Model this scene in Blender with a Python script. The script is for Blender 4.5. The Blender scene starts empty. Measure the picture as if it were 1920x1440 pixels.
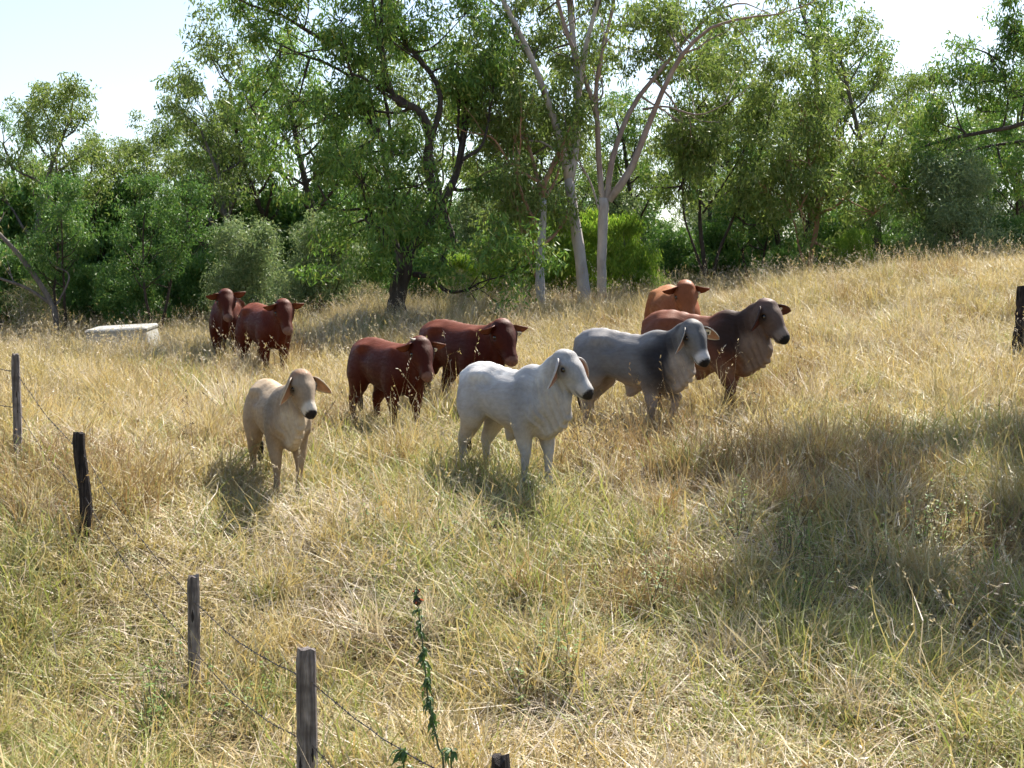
import bpy, math, random
import numpy as np
from mathutils import Vector, Matrix

# ------------------------------------------------------------------ camera, sky, sun, exposure
SC = bpy.context.scene
COL = SC.collection
R = math.radians
EZ = 3.6                     # eye height above world zero
F = 2800.0                   # focal length in pixels of a 1920 wide frame
PITCH = math.atan((720 - 590) / F)
cam_d = bpy.data.cameras.new('camera')
cam_d.sensor_width = 36.0
cam_d.lens = 36.0 * F / 1920.0
cam_d.clip_end = 2000.0
cam = bpy.data.objects.new('camera', cam_d)
COL.objects.link(cam)
cam.location = (0, 0, EZ)
cam.rotation_euler = (math.pi / 2 - PITCH, 0, 0)
SC.camera = cam

SUN_AZ = R(30)               # to the right of the view direction (+y)
SUN_EL = R(50)
world = bpy.data.worlds.new('World')
SC.world = world
world.use_nodes = True
wn = world.node_tree
bg = wn.nodes['Background']
sky = wn.nodes.new('ShaderNodeTexSky')
sky.sky_type = 'NISHITA'
sky.sun_disc = False
sky.sun_elevation = SUN_EL
sky.sun_rotation = SUN_AZ
sky.dust_density = 1.2
sky.ozone_density = 1.0
world.cycles.sampling_method = 'MANUAL'
world.cycles.sample_map_resolution = 256
wn.links.new(sky.outputs['Color'], bg.inputs['Color'])
bg.inputs['Strength'].default_value = 0.078
sun_d = bpy.data.lights.new('sun', 'SUN')
sun_d.energy = 5.0
sun_d.angle = R(0.53)
sun_d.color = (1.0, 0.95, 0.86)
sun = bpy.data.objects.new('sun', sun_d)
COL.objects.link(sun)
sv = Vector((math.sin(SUN_AZ) * math.cos(SUN_EL), math.cos(SUN_AZ) * math.cos(SUN_EL), math.sin(SUN_EL)))
sun.rotation_euler = sv.to_track_quat('Z', 'Y').to_euler()
sun.location = sv * 60
SC.view_settings.view_transform = 'Standard'
SC.view_settings.look = 'None'
SC.view_settings.gamma = 1.0
SC.view_settings.exposure = 1.5
SC.render.engine = 'CYCLES'
SC.cycles.max_bounces = 4
SC.cycles.diffuse_bounces = 2
SC.cycles.glossy_bounces = 2
SC.cycles.transmission_bounces = 4
SC.cycles.transparent_max_bounces = 4
SC.cycles.use_denoising = True
SC.cycles.denoiser = 'OPENIMAGEDENOISE'
SC.cycles.denoising_input_passes = 'RGB_ALBEDO_NORMAL'
SC.cycles.denoising_prefilter = 'ACCURATE'
SC.cycles.use_adaptive_sampling = True
SC.cycles.adaptive_threshold = 0.03
SC.cycles.sample_clamp_indirect = 4.0

# ------------------------------------------------------------------ helpers
CP, SP = math.cos(PITCH), math.sin(PITCH)


def at(px, py, d):
    """world point seen at a place of the picture, d metres along the view axis"""
    r = (px - 960) / F * d
    u = (720 - py) / F * d
    return np.array((r, d * CP + u * SP, EZ - d * SP + u * CP))


def nrm(v):
    v = np.asarray(v, float)
    return v / (np.linalg.norm(v) + 1e-12)


def tag(o, label=None, cat=None, group=None, kind=None):
    if label: o['label'] = label
    if cat: o['category'] = cat
    if group: o['group'] = group
    if kind: o['kind'] = kind
    return o


def empty(name, loc=(0, 0, 0), rz=0.0, scale=1.0):
    o = bpy.data.objects.new(name, None)
    COL.objects.link(o)
    o.location = loc
    o.rotation_euler = (0, 0, rz)
    o.scale = (scale,) * 3
    o.empty_display_size = 0.2
    return o


def new_mesh(name, V, faces, mats=(), smooth=False, mat_idx=None):
    """V (n,3) array, faces (m,3|4) array or list of arrays"""
    me = bpy.data.meshes.new(name)
    V = np.ascontiguousarray(V, np.float32)
    if not isinstance(faces, list):
        faces = [faces]
    faces = [np.asarray(f, np.int32) for f in faces if len(f)]
    loops = np.concatenate([f.ravel() for f in faces])
    tot = np.concatenate([np.full(len(f), f.shape[1], np.int32) for f in faces])
    start = np.concatenate(([0], np.cumsum(tot)[:-1])).astype(np.int32)
    me.vertices.add(len(V)); me.vertices.foreach_set('co', V.ravel())
    me.loops.add(len(loops)); me.loops.foreach_set('vertex_index', loops.astype(np.int32))
    me.polygons.add(len(tot))
    me.polygons.foreach_set('loop_start', start)
    if mat_idx is not None:
        me.polygons.foreach_set('material_index', np.asarray(mat_idx, np.int32))
    me.polygons.foreach_set('use_smooth', np.full(len(tot), smooth, bool))
    me.update(calc_edges=True)
    for m in mats: me.materials.append(m)
    return me


def link(name, me, parent=None, loc=None):
    o = bpy.data.objects.new(name, me)
    COL.objects.link(o)
    if parent is not None: o.parent = parent
    if loc is not None: o.location = loc
    return o


def vcol(me, C, name='coat'):
    a = me.color_attributes.new(name, 'FLOAT_COLOR', 'POINT')
    C4 = np.ones((len(C), 4), np.float32); C4[:, :3] = C
    a.data.foreach_set('color', C4.ravel())


class NT:
    """small node-tree helper"""
    def __init__(s, name):
        s.m = bpy.data.materials.new(name)
        s.m.use_nodes = True
        s.t = s.m.node_tree
        s.t.nodes.clear()
        s.out = s.t.nodes.new('ShaderNodeOutputMaterial')

    def n(s, typ, **kw):
        nd = s.t.nodes.new('ShaderNode' + typ)
        for k, v in kw.items():
            if hasattr(nd, k): setattr(nd, k, v)
            else: s.set(nd, k.replace('_', ' '), v)
        return nd

    def set(s, nd, key, v):
        i = nd.inputs[key]
        if isinstance(v, bpy.types.NodeSocket): s.t.links.new(v, i)
        else: i.default_value = v

    def noise(s, scale, detail=3.0, rough=0.55, vec=None, w=None, dist=0.0):
        nd = s.t.nodes.new('ShaderNodeTexNoise')
        nd.inputs['Scale'].default_value = scale
        nd.inputs['Detail'].default_value = detail
        nd.inputs['Roughness'].default_value = rough
        nd.inputs['Distortion'].default_value = dist
        if vec is not None: s.t.links.new(vec, nd.inputs['Vector'])
        return nd.outputs['Fac']

    def ramp(s, fac, stops, interp='LINEAR'):
        nd = s.t.nodes.new('ShaderNodeValToRGB')
        cr = nd.color_ramp
        cr.interpolation = interp
        while len(cr.elements) < len(stops): cr.elements.new(0.5)
        for e, (p, c) in zip(cr.elements, stops):
            e.position = p
            e.color = (c, c, c, 1) if isinstance(c, (int, float)) else (*c, 1)
        s.t.links.new(fac, nd.inputs['Fac'])
        return nd.outputs['Color']

    def mix(s, fac, a, b, blend='MIX'):
        nd = s.t.nodes.new('ShaderNodeMix')
        nd.data_type = 'RGBA'; nd.blend_type = blend
        for key, v in ((0, fac), (6, a), (7, b)):
            i = nd.inputs[key]
            if isinstance(v, bpy.types.NodeSocket): s.t.links.new(v, i)
            else: i.default_value = v if key == 0 else ((*v, 1) if len(v) == 3 else v)
        return nd.outputs[2]

    def math(s, op, a, b=0.0):
        nd = s.t.nodes.new('ShaderNodeMath'); nd.operation = op
        for k, v in ((0, a), (1, b)):
            if isinstance(v, bpy.types.NodeSocket): s.t.links.new(v, nd.inputs[k])
            else: nd.inputs[k].default_value = v
        return nd.outputs[0]

    def bump(s, h, strength, dist):
        nd = s.t.nodes.new('ShaderNodeBump')
        nd.inputs['Strength'].default_value = strength
        nd.inputs['Distance'].default_value = dist
        s.t.links.new(h, nd.inputs['Height'])
        return nd.outputs['Normal']

    def principled(s, col, rough=0.7, normal=None, spec=0.5, **kw):
        nd = s.t.nodes.new('ShaderNodeBsdfPrincipled')
        s.set(nd, 'Base Color', col if isinstance(col, bpy.types.NodeSocket) else (*col, 1))
        s.set(nd, 'Roughness', rough)
        s.set(nd, 'Specular IOR Level', spec)
        if normal is not None: s.set(nd, 'Normal', normal)
        for k, v in kw.items(): s.set(nd, k.replace('_', ' '), v)
        return nd.outputs[0]

    def done(s, sh):
        s.t.links.new(sh, s.out.inputs['Surface'])
        return s.m


def leafy(name, stops, trans=0.4, rough=0.45, spec=0.4, big=None, tint=None):
    """thin plant tissue: random colour for each piece, light passing through"""
    k = NT(name)
    g = k.n('NewGeometry')
    oi = k.n('ObjectInfo')
    r = k.math('FRACT', k.math('ADD', g.outputs['Random Per Island'], oi.outputs['Random']))
    col = k.ramp(r, stops)
    if big:
        scale, c2, lo, hi = big
        f = k.ramp(k.noise(scale, 2.0, 0.5, g.outputs['Position']), [(lo, 0.0), (hi, 1.0)])
        col = k.mix(f, col, k.mix(0.7, col, c2))
    p = k.principled(col, rough, spec=spec)
    t = k.n('BsdfTranslucent')
    k.set(t, 'Color', k.mix(1.0, col, tint or (1.0, 1.0, 0.75), 'MULTIPLY'))
    mx = k.n('MixShader')
    mx.inputs[0].default_value = trans
    k.t.links.new(p, mx.inputs[1]); k.t.links.new(t.outputs[0], mx.inputs[2])
    return k.done(mx.outputs[0])


def tube(pts, rad, sides=7, rng=None, rough=0.0, cap=True):
    """tapered tube along a polyline -> V, quads, tris"""
    P = np.asarray(pts, float); n = len(P)
    rad = np.broadcast_to(np.asarray(rad, float), (n,))
    T = np.gradient(P, axis=0); T /= np.linalg.norm(T, axis=1, keepdims=True) + 1e-9
    ref = np.array((0.31, 0.95, 0.05)) if abs(T[0] @ np.array((0.31, 0.95, 0.05))) < 0.9 else np.array((1.0, 0, 0))
    A = np.cross(T, ref); A /= np.linalg.norm(A, axis=1, keepdims=True) + 1e-9
    B = np.cross(T, A)
    th = np.arange(sides) * 2 * math.pi / sides
    rr = rad[:, None] * np.ones((n, sides))
    if rng is not None and rough > 0:
        rr = rr * (1 + rng.normal(0, rough, (n, sides)) + rng.normal(0, rough * 0.8, (1, sides)))
    V = P[:, None] + rr[..., None] * (np.cos(th)[None, :, None] * A[:, None] + np.sin(th)[None, :, None] * B[:, None])
    V = V.reshape(-1, 3)
    i = np.arange(n - 1)[:, None] * sides; j = np.arange(sides)[None]; j2 = (j + 1) % sides
    Q = np.stack([i + j, i + j2, i + sides + j2, i + sides + j], -1).reshape(-1, 4)
    Tr = []
    if cap:
        V = np.vstack([V, P[:1] - T[:1] * rad[0] * 0.15, P[-1:] + T[-1:] * rad[-1] * 0.2])
        a, b = n * sides, n * sides + 1
        for q in range(sides):
            Tr.append((a, (q + 1) % sides, q)); Tr.append((b, (n - 1) * sides + q, (n - 1) * sides + (q + 1) % sides))
    return V, Q, np.array(Tr, int).reshape(-1, 3)


class Build:
    """collects pieces of one part"""
    def __init__(s): s.V = []; s.Q = []; s.T = []; s.mq = []; s.mt = []; s.n = 0

    def add(s, V, Q=None, T=None, mi=0):
        if Q is not None and len(Q): s.Q.append(np.asarray(Q) + s.n); s.mq.append(np.full(len(Q), mi))
        if T is not None and len(T): s.T.append(np.asarray(T) + s.n); s.mt.append(np.full(len(T), mi))
        s.V.append(np.asarray(V, float)); s.n += len(V)

    def mesh(s, name, mats, smooth=False):
        f, mi = [], []
        if s.Q: f.append(np.concatenate(s.Q)); mi.append(np.concatenate(s.mq))
        if s.T: f.append(np.concatenate(s.T)); mi.append(np.concatenate(s.mt))
        return new_mesh(name, np.concatenate(s.V), f, mats, smooth, np.concatenate(mi))


def spline(pts, n):
    """Catmull-Rom resampling of a list of stations (any width)"""
    P = np.asarray(pts, float)
    Q = np.vstack([2 * P[0] - P[1], P, 2 * P[-1] - P[-2]])
    t = np.linspace(0, len(P) - 1 - 1e-9, n)
    i = t.astype(int); u = (t - i)[:, None]
    a, b, c, d = Q[i], Q[i + 1], Q[i + 2], Q[i + 3]
    return 0.5 * (2 * b + (c - a) * u + (2 * a - 5 * b + 4 * c - d) * u ** 2 + (3 * b - a - 3 * c + d) * u ** 3)


# ------------------------------------------------------------------ terrain
CTRL = [(30, 830, 16.5), (155, 1000, 14.3), (362, 1310, 11.9), (575, 1510, 9.3), (940, 1830, 6.9),
        (520, 905, 17.0), (950, 885, 17.0), (1180, 795, 19.7), (1340, 775, 20.5), (730, 798, 21.0), (850, 765, 22.5),
        (510, 705, 28.0), (425, 680, 30.0), (1260, 690, 26.0),
        (1095, 578, 38.0), (745, 592, 36.0), (1015, 585, 37.0), (100, 622, 42.0), (235, 668, 36.0), (440, 607, 42.0),
        (1330, 552, 42.0), (1520, 548, 42.0), (1900, 497, 36.0), (1650, 515, 36.0), (1905, 668, 25.0), (1600, 800, 18.5),
        (1400, 1000, 14.3), (1800, 1090, 13.0), (1400, 1300, 10.6), (1900, 1400, 9.6), (1000, 1150, 12.8),
        (1000, 1440, 9.6), (700, 1100, 13.4), (100, 1300, 11.7), (100, 1440, 10.2), (30, 690, 27.0)]
CXYZ = np.array([at(*c) for c in CTRL]); CXYZ[:, 2] -= 0.12
_extra = np.array([(-30, 40, EZ - 1.0), (30, 45, EZ + 1.5), (-14, 12, EZ - 2.9), (12, 6, EZ - 2.8), (-8, 4, EZ - 2.9), (0, 2, EZ - 2.6),
                   (-20, 75, EZ - .6), (20, 75, EZ + .8), (0, 60, EZ + .2), (16, 22, EZ - .6), (20, 14, EZ - 1.7)])
CXYZ = np.vstack([CXYZ, _extra])


def _tps():
    X = CXYZ[:, :2] / 10.0; n = len(X)
    r2 = ((X[:, None] - X[None]) ** 2).sum(-1)
    K = 0.5 * r2 * np.log(r2 + 1e-9) + np.eye(n) * 0.02
    P = np.hstack([np.ones((n, 1)), X])
    A = np.zeros((n + 3, n + 3)); A[:n, :n] = K; A[:n, n:] = P; A[n:, :n] = P.T
    return np.linalg.solve(A, np.concatenate([CXYZ[:, 2], np.zeros(3)])), X


_W, _X = _tps()


def ground(x, y):
    x = np.asarray(x, float); y = np.asarray(y, float)
    sh = x.shape
    p = np.stack([np.clip(x, -34, 34).ravel(), np.clip(y, 0, 80).ravel()], 1) / 10.0
    r2 = ((p[:, None] - _X[None]) ** 2).sum(-1)
    z = (0.5 * r2 * np.log(r2 + 1e-9)) @ _W[:-3] + _W[-3] + p @ _W[-2:]
    z = np.clip(z, EZ - 3.6, EZ + 2.2).reshape(sh)
    f = np.clip((np.hypot(x, y - 25) - 55) / 40, 0, 1); f = f * f * (3 - 2 * f)
    z = z * (1 - f) + (EZ - 0.2) * f
    bump = 0.05 * np.sin(x * 1.3 + 1.7 * np.sin(y * .6)) * np.sin(y * 1.1 + x * .4) + 0.03 * np.sin(x * 2.9 + y * 1.7)
    return z + bump


def gz(x, y): return float(ground(np.array([x]), np.array([y]))[0])


def make_ground():
    def axis(lo, hi, far, step):
        a = np.arange(lo, hi + step, step)
        b = np.geomspace(3, far, 14)
        return np.concatenate([lo - b[::-1], a, hi + b])
    xs = axis(-26, 26, 900, 0.4); ys = axis(-4, 70, 900, 0.4)
    X, Y = np.meshgrid(xs, ys, indexing='ij')
    Z = ground(X, Y)
    V = np.stack([X, Y, Z], -1).reshape(-1, 3)
    ny = len(ys); i = np.arange(len(xs) - 1)[:, None] * ny; j = np.arange(ny - 1)[None]
    Q = np.stack([i + j, i + ny + j, i + ny + j + 1, i + j + 1], -1).reshape(-1, 4)
    k = NT('soil_and_litter')
    g = k.n('NewGeometry')
    n1 = k.noise(0.5, 4, .6, g.outputs['Position']); n2 = k.noise(14, 5, .7, g.outputs['Position'])
    c = k.ramp(n1, [(.3, (.11, .085, .045)), (.5, (.17, .125, .065)), (.7, (.12, .11, .04))])
    c = k.mix(k.ramp(n2, [(.35, 0.), (.7, 1.)]), c, (.24, .18, .10))
    m = k.done(k.principled(c, .95, k.bump(n2, .8, .05), spec=.1))
    o = link('ground', new_mesh('ground', V, Q, [m], True))
    tag(o, 'dry brown soil of the paddock under the long grass', kind='structure')


make_ground()

# ------------------------------------------------------------------ grass (uncountable)
def blades(rng, n, rad, h, w, lean, bend, segs=3, seed=0.0, flat=0.0):
    """n bent blades rooted in a disc"""
    a = rng.uniform(0, 2 * math.pi, n); rr = rad * np.sqrt(rng.uniform(0, 1, n))
    root = np.stack([rr * np.cos(a), rr * np.sin(a), np.full(n, -0.03)], 1)
    az = rng.uniform(0, 2 * math.pi, n); D = np.stack([np.cos(az), np.sin(az), np.zeros(n)], 1)
    hh = rng.uniform(h[0], h[1], n); ln = np.abs(rng.normal(lean, lean * .7, n)); bd = rng.uniform(0, bend, n)
    tw = az + math.pi / 2 + rng.normal(0, .7, n)
    S = np.stack([np.cos(tw), np.sin(tw), np.zeros(n)], 1)
    ww = rng.uniform(w[0], w[1], n)
    V = np.zeros((n, segs * 2 + 1, 3))
    kink = rng.normal(0, .10, (n, segs + 1, 3)); kink[:, 0] = 0
    for s in range(segs + 1):
        t = s / segs
        c = root + D * (hh * (ln * t + bd * t * t))[:, None] + kink[:, s] * hh[:, None] * t
        c[:, 2] += hh * (t * (1 - flat) - 0.45 * bd * t * t) / np.sqrt(1 + ln ** 2)
        c[:, 2] = np.maximum(c[:, 2], -0.02 + 0.03 * t)
        wd = ww * (1 - 0.75 * t ** 1.5) * 0.5
        if s < segs:
            V[:, 2 * s] = c - S * wd[:, None]; V[:, 2 * s + 1] = c + S * wd[:, None]
        else: V[:, 2 * s] = c
    nv = segs * 2 + 1; b = np.arange(n)[:, None] * nv
    Q = np.concatenate([np.stack([b[:, 0] + 2 * s, b[:, 0] + 2 * s + 1, b[:, 0] + 2 * s + 3, b[:, 0] + 2 * s + 2], 1) for s in range(segs - 1)])
    s = segs - 1
    T = np.stack([b[:, 0] + 2 * s, b[:, 0] + 2 * s + 1, b[:, 0] + 2 * s + 2], 1)
    return V.reshape(-1, 3), Q, T, V[:, -1], V[:, -1] - V[:, -3]


def seed_heads(rng, tips, dirs, L, B, mi, k=9):
    """loose panicles: little chaff pieces round the top of a stalk"""
    n = len(tips); d = dirs / (np.linalg.norm(dirs, axis=1, keepdims=True) + 1e-9)
    t = rng.uniform(-.8, .1, (n, k)); L = L * rng.uniform(.7, 1.2, (n, 1))
    c = tips[:, None] + d[:, None] * (t * L)[..., None] + rng.normal(0, 1, (n, k, 3)) * (L * .05)[..., None]
    c = c.reshape(-1, 3)
    ax = np.repeat(d, k, 0) + rng.normal(0, .45, (n * k, 3)); ax /= np.linalg.norm(ax, axis=1, keepdims=True)
    sd = np.cross(ax, rng.normal(0, 1, ax.shape)); sd /= np.linalg.norm(sd, axis=1, keepdims=True)
    l = rng.uniform(.02, .05, (n * k, 1)); w = l * .13
    V = np.stack([c, c + ax * l * .5 + sd * w, c + ax * l, c + ax * l * .5 - sd * w], 1).reshape(-1, 3)
    B.add(V, np.arange(len(V)).reshape(-1, 4), None, mi)


def scatter(name, protos, pts, rot, scl, idx, label, cat):
    """one object: points carrying tufts through geometry nodes"""
    coll = bpy.data.collections.new(name + '_tufts')
    for i, me in enumerate(protos):
        o = bpy.data.objects.new('%s_tuft_%02d' % (name, i), me); coll.objects.link(o)
    me = bpy.data.meshes.new(name)
    me.vertices.add(len(pts)); me.vertices.foreach_set('co', np.ascontiguousarray(pts, np.float32).ravel())
    for an, typ, dat in (('rot', 'FLOAT_VECTOR', rot), ('scl', 'FLOAT_VECTOR', scl)):
        a = me.attributes.new(an, typ, 'POINT'); a.data.foreach_set('vector', np.ascontiguousarray(dat, np.float32).ravel())
    a = me.attributes.new('pick', 'INT', 'POINT'); a.data.foreach_set('value', np.ascontiguousarray(idx, np.int32))
    o = link(name, me)
    ng = bpy.data.node_groups.new(name + '_scatter', 'GeometryNodeTree')
    ng.interface.new_socket('Geometry', in_out='INPUT', socket_type='NodeSocketGeometry')
    ng.interface.new_socket('Geometry', in_out='OUTPUT', socket_type='NodeSocketGeometry')
    N = ng.nodes
    gi = N.new('NodeGroupInput'); go = N.new('NodeGroupOutput')
    ci = N.new('GeometryNodeCollectionInfo'); ci.inputs['Collection'].default_value = coll
    ci.inputs['Separate Children'].default_value = True; ci.inputs['Reset Children'].default_value = True
    ip = N.new('GeometryNodeInstanceOnPoints'); ip.inputs['Pick Instance'].default_value = True
    L = ng.links.new
    for an, typ, key in (('rot', 'FLOAT_VECTOR', 'Rotation'), ('scl', 'FLOAT_VECTOR', 'Scale'), ('pick', 'INT', 'Instance Index')):
        na = N.new('GeometryNodeInputNamedAttribute'); na.data_type = typ; na.inputs['Name'].default_value = an
        L(na.outputs['Attribute'], ip.inputs[key])
    L(gi.outputs[0], ip.inputs['Points']); L(ci.outputs[0], ip.inputs['Instance']); L(ip.outputs[0], go.inputs[0])
    md = o.modifiers.new('tufts', 'NODES'); md.node_group = ng
    tag(o, label, cat, kind='stuff')
    return o


def fnoise(x, y, seed, scale):
    """cheap smooth noise 0..1"""
    r = np.random.default_rng(seed); v = np.zeros_like(x); tot = 0
    for o in range(3):
        for q in range(4):
            a = r.uniform(0, 2 * math.pi); k = (2 ** o) / scale * r.uniform(.7, 1.4); ph = r.uniform(0, 6.28)
            v += np.sin(2 * math.pi * k * (x * math.cos(a) + y * math.sin(a)) + ph) / 1.6 ** o; tot += 1 / 1.6 ** o
    return np.clip(.5 + v / tot * 1.3, 0, 1)


def field(rng, dens, y0=4.5, y1=47.0, margin=1.2):
    """random points over the part of the paddock that the view can take in"""
    n = int(dens * (0.36 * 2 * (y1 ** 2 - y0 ** 2) / 2 + 2 * margin * (y1 - y0)))
    u = rng.uniform(0, 1, n * 2)
    y = np.sqrt(y0 ** 2 + u * (y1 ** 2 - y0 ** 2))
    x = rng.uniform(-1, 1, n * 2) * (0.36 * y1 + margin)
    keep = np.abs(x) < 0.36 * y + margin
    return x[keep][:n], y[keep][:n]


def project(x, y, z):
    """picture place of a world point (for choosing which grass grows where)"""
    dy = y; dz = z - EZ
    d = dy * CP - dz * SP; u = dy * SP + dz * CP
    return 960 + F * x / d, 720 - F * u / d


def make_grass():
    rng = np.random.default_rng(11)
    gold = leafy('golden_grass_blade', [(0., (0.438, 0.316, 0.139)), (.3, (0.511, 0.393, 0.195)), (.55, (0.350, 0.262, 0.111)), (.8, (0.570, 0.494, 0.336)), (1., (0.350, 0.295, 0.128))],
                 .36, .5, .3, (0.22, (0.375, 0.302, 0.128), .42, .62))
    green = leafy('green_grass_blade', [(0., (0.244, 0.270, 0.072)), (.35, (0.350, 0.342, 0.120)), (.7, (0.195, 0.247, 0.064)), (1., (0.448, 0.406, 0.208))], .36, .5, .3)
    straw = leafy('pale_straw_blade', [(0., (0.570, 0.477, 0.367)), (.4, (0.497, 0.398, 0.287)), (.7, (0.634, 0.557, 0.455)), (1., (0.390, 0.295, 0.191))], .30, .5, .3)
    brown = leafy('brown_grass_blade', [(0., (0.277, 0.175, 0.080)), (.4, (0.359, 0.247, 0.128)), (.75, (0.221, 0.143, 0.072)), (1., (0.424, 0.326, 0.191))], .30, .5, .35)
    M = [gold, green, straw, brown]

    def sward(nm, k, mixes, rad=.62, tufts=16):
        """patches of sward; mixes = (material, blades, height, width, lean, bend, flat, seed stalks)"""
        out = []
        for _ in range(k):
            B = Build()
            for (mi, nb, h, w, lean, bend, flat, stalks) in mixes:
                each = max(3, int(nb / tufts))
                for t in range(tufts):
                    a = rng.uniform(0, 6.283); r = rad * math.sqrt(rng.uniform(0, 1))
                    hs = rng.uniform(.55, 1.25)
                    V, Q, T, tp, dr = blades(rng, each, rng.uniform(.10, .26), (h[0] * hs, h[1] * hs), w, lean, bend, 3, flat=flat)
                    off = np.array((r * math.cos(a), r * math.sin(a), 0)); com = rng.normal(0, .14, 2)
                    V[:, 0] += com[0] * np.maximum(V[:, 2], 0); V[:, 1] += com[1] * np.maximum(V[:, 2], 0)
                    B.add(V + off, Q, T, mi)
                if stalks:
                    V, Q, T, tp, dr = blades(rng, stalks, rad, (h[1] * .85, h[1] * 1.4), (.003, .006), .2, .3, 4)
                    B.add(V, Q, T, mi); seed_heads(rng, tp, dr, .15, B, mi, 7)
            out.append(B.mesh(nm, M))
        return out

    fine = (.007, .018)
    kinds = {
        'golden_grass': (sward('golden_sward', 8, [(0, 291, (.18, .60), fine, .42, .8, 0, 4), (1, 57, (.16, .45), fine, .4, .8, 0, 0), (2, 78, (.2, .6), fine, .9, .7, .2, 2)]),
                         'long golden dry grass covering most of the paddock', 'grass'),
        'green_grass': (sward('green_sward', 7, [(1, 239, (.16, .52), fine, .4, .8, 0, 0), (0, 135, (.18, .58), fine, .42, .8, 0, 2), (2, 57, (.2, .55), fine, .9, .7, .2, 1)]),
                        'greener fresh grass growing in patches low on the slope', 'grass'),
        'bleached_straw': (sward('straw_sward', 7, [(2, 270, (.22, .66), fine, 1.0, .6, .3, 2), (0, 104, (.18, .5), fine, .5, .8, 0, 0), (1, 41, (.14, .4), fine, .4, .8, 0, 0)]),
                           'bleached pale straw lying flattened among the grass', 'straw'),
        'brown_grass': (sward('brown_sward', 7, [(3, 270, (.24, .58), (.006, .014), .25, .5, 0, 7), (0, 88, (.2, .5), fine, .4, .8, 0, 2), (1, 57, (.16, .45), fine, .4, .8, 0, 0)]),
                        'brown seeding grass standing in patches on the slope', 'grass'),
    }
    # jittered grid of patches over what the view can take in
    sp = .70
    gx, gy = np.meshgrid(np.arange(-19, 19, sp), np.arange(4.2, 48, sp), indexing='ij')
    x = (gx + rng.uniform(-.25, .25, gx.shape)).ravel(); y = (gy + rng.uniform(-.25, .25, gy.shape)).ravel()
    k = np.abs(x) < .36 * y + 1.6
    x, y = x[k], y[k]; z = ground(x, y); px, py = project(x, y, z)
    e = .3
    zx = (ground(x + e, y) - ground(x - e, y)) / (2 * e); zy = (ground(x, y + e) - ground(x, y - e)) / (2 * e)
    jit = lambda a: rng.normal(0, a, len(x))
    s_green = fnoise(x, y, 3, 5.0) + np.clip((py - 820) / 500, -.25, .22) + np.where(px < 640, .10, 0) * (py > 850) + np.where((np.abs(px - 1250) < 500) & (np.abs(py - 1180) < 160), .18, 0) + jit(.1)
    s_straw = fnoise(x, y, 8, 3.2) - .10 + np.where((py > 1180) & (px > 1000), .25, 0) + np.where((np.abs(px - 540) < 230) & (np.abs(py - 1020) < 140), .25, 0) + np.where(np.abs(py - 600) < 45, .15, 0) + jit(.12)
    s_brown = fnoise(x, y, 21, 4.0) - .08 + np.where((px > 1150) & (np.abs(py - 880) < 170), .25, 0) + np.where((px < 900) & (np.abs(py - 800) < 130), .08, 0) + jit(.1)
    s_gold = np.full(len(x), .68) + jit(.08) + np.where(py < 800, .08, 0)
    pick = np.argmax(np.stack([s_gold, s_green, s_straw, s_brown]), 0)
    hmod = .50 + .86 * fnoise(x, y, 40, 2.3)
    yaw = rng.uniform(0, 6.283, len(x))
    for i, (nm, (pr, lab, cat)) in enumerate(kinds.items()):
        m = pick == i; n = int(m.sum())
        # lay each patch along the slope, then turn it about its own axis
        rot = np.zeros((n, 3))
        for q, (a, b, c) in enumerate(zip(zx[m], zy[m], yaw[m])):
            up = Vector((-a, -b, 1)).normalized()
            rot[q] = (up.to_track_quat('Z', 'Y').to_matrix() @ Matrix.Rotation(c, 3, 'Z')).to_euler()
        sc = rng.uniform(.92, 1.15, n); hs = sc * hmod[m] * rng.uniform(.85, 1.15, n)
        scatter(nm, pr, np.stack([x[m], y[m], z[m]], 1), rot, np.stack([sc, sc, hs], 1), rng.integers(0, len(pr), n), lab, cat)
    # tussocks standing proud of the sward
    out = []
    for mi, h, w, n in ((0, (.35, .80), (.006, .014), 120), (0, (.3, .70), (.006, .013), 110), (2, (.35, .78), (.006, .013), 110), (2, (.3, .65), (.006, .012), 100), (3, (.4, .75), (.005, .011), 120), (3, (.35, .8), (.005, .011), 110), (1, (.3, .62), (.007, .015), 100), (0, (.4, .85), (.006, .012), 120)):
        B = Build()
        V, Q, T, tp, dr = blades(rng, n, .15, h, w, .38, .75, 3); B.add(V, Q, T, mi)
        V, Q, T, tp, dr = blades(rng, 40, .22, (.15, .4), w, .9, .7, 3); B.add(V, Q, T, mi)
        V, Q, T, tp, dr = blades(rng, 5, .15, (h[1] * .9, h[1] * 1.25), (.004, .007), .25, .35, 4); B.add(V, Q, T, 2); seed_heads(rng, tp, dr, .14, B, 2, 7)
        out.append(B.mesh('tussock', M))
    x, y = field(rng, 2.3, 5, 46)
    k = fnoise(x, y, 55, 3.0) > rng.uniform(.25, .75, len(x)); x, y = x[k], y[k]; n = len(x)
    z = ground(x, y); px, py = project(x, y, z)
    g = fnoise(x, y, 66, 4.5) + rng.normal(0, .12, n)
    idx = np.where(g < .40, rng.choice([4, 5, 0], n), np.where(g > .62, rng.choice([2, 3, 7], n), rng.choice([0, 1, 7, 6], n)))
    idx = np.where((py > 1180) & (px > 950) & (rng.uniform(0, 1, n) < .55), rng.choice([2, 3, 4], n), idx)
    idx = np.where((py > 1000) & (px < 500) & (rng.uniform(0, 1, n) < .4), 6, idx)
    sc = rng.uniform(.75, 1.25, n)
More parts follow.
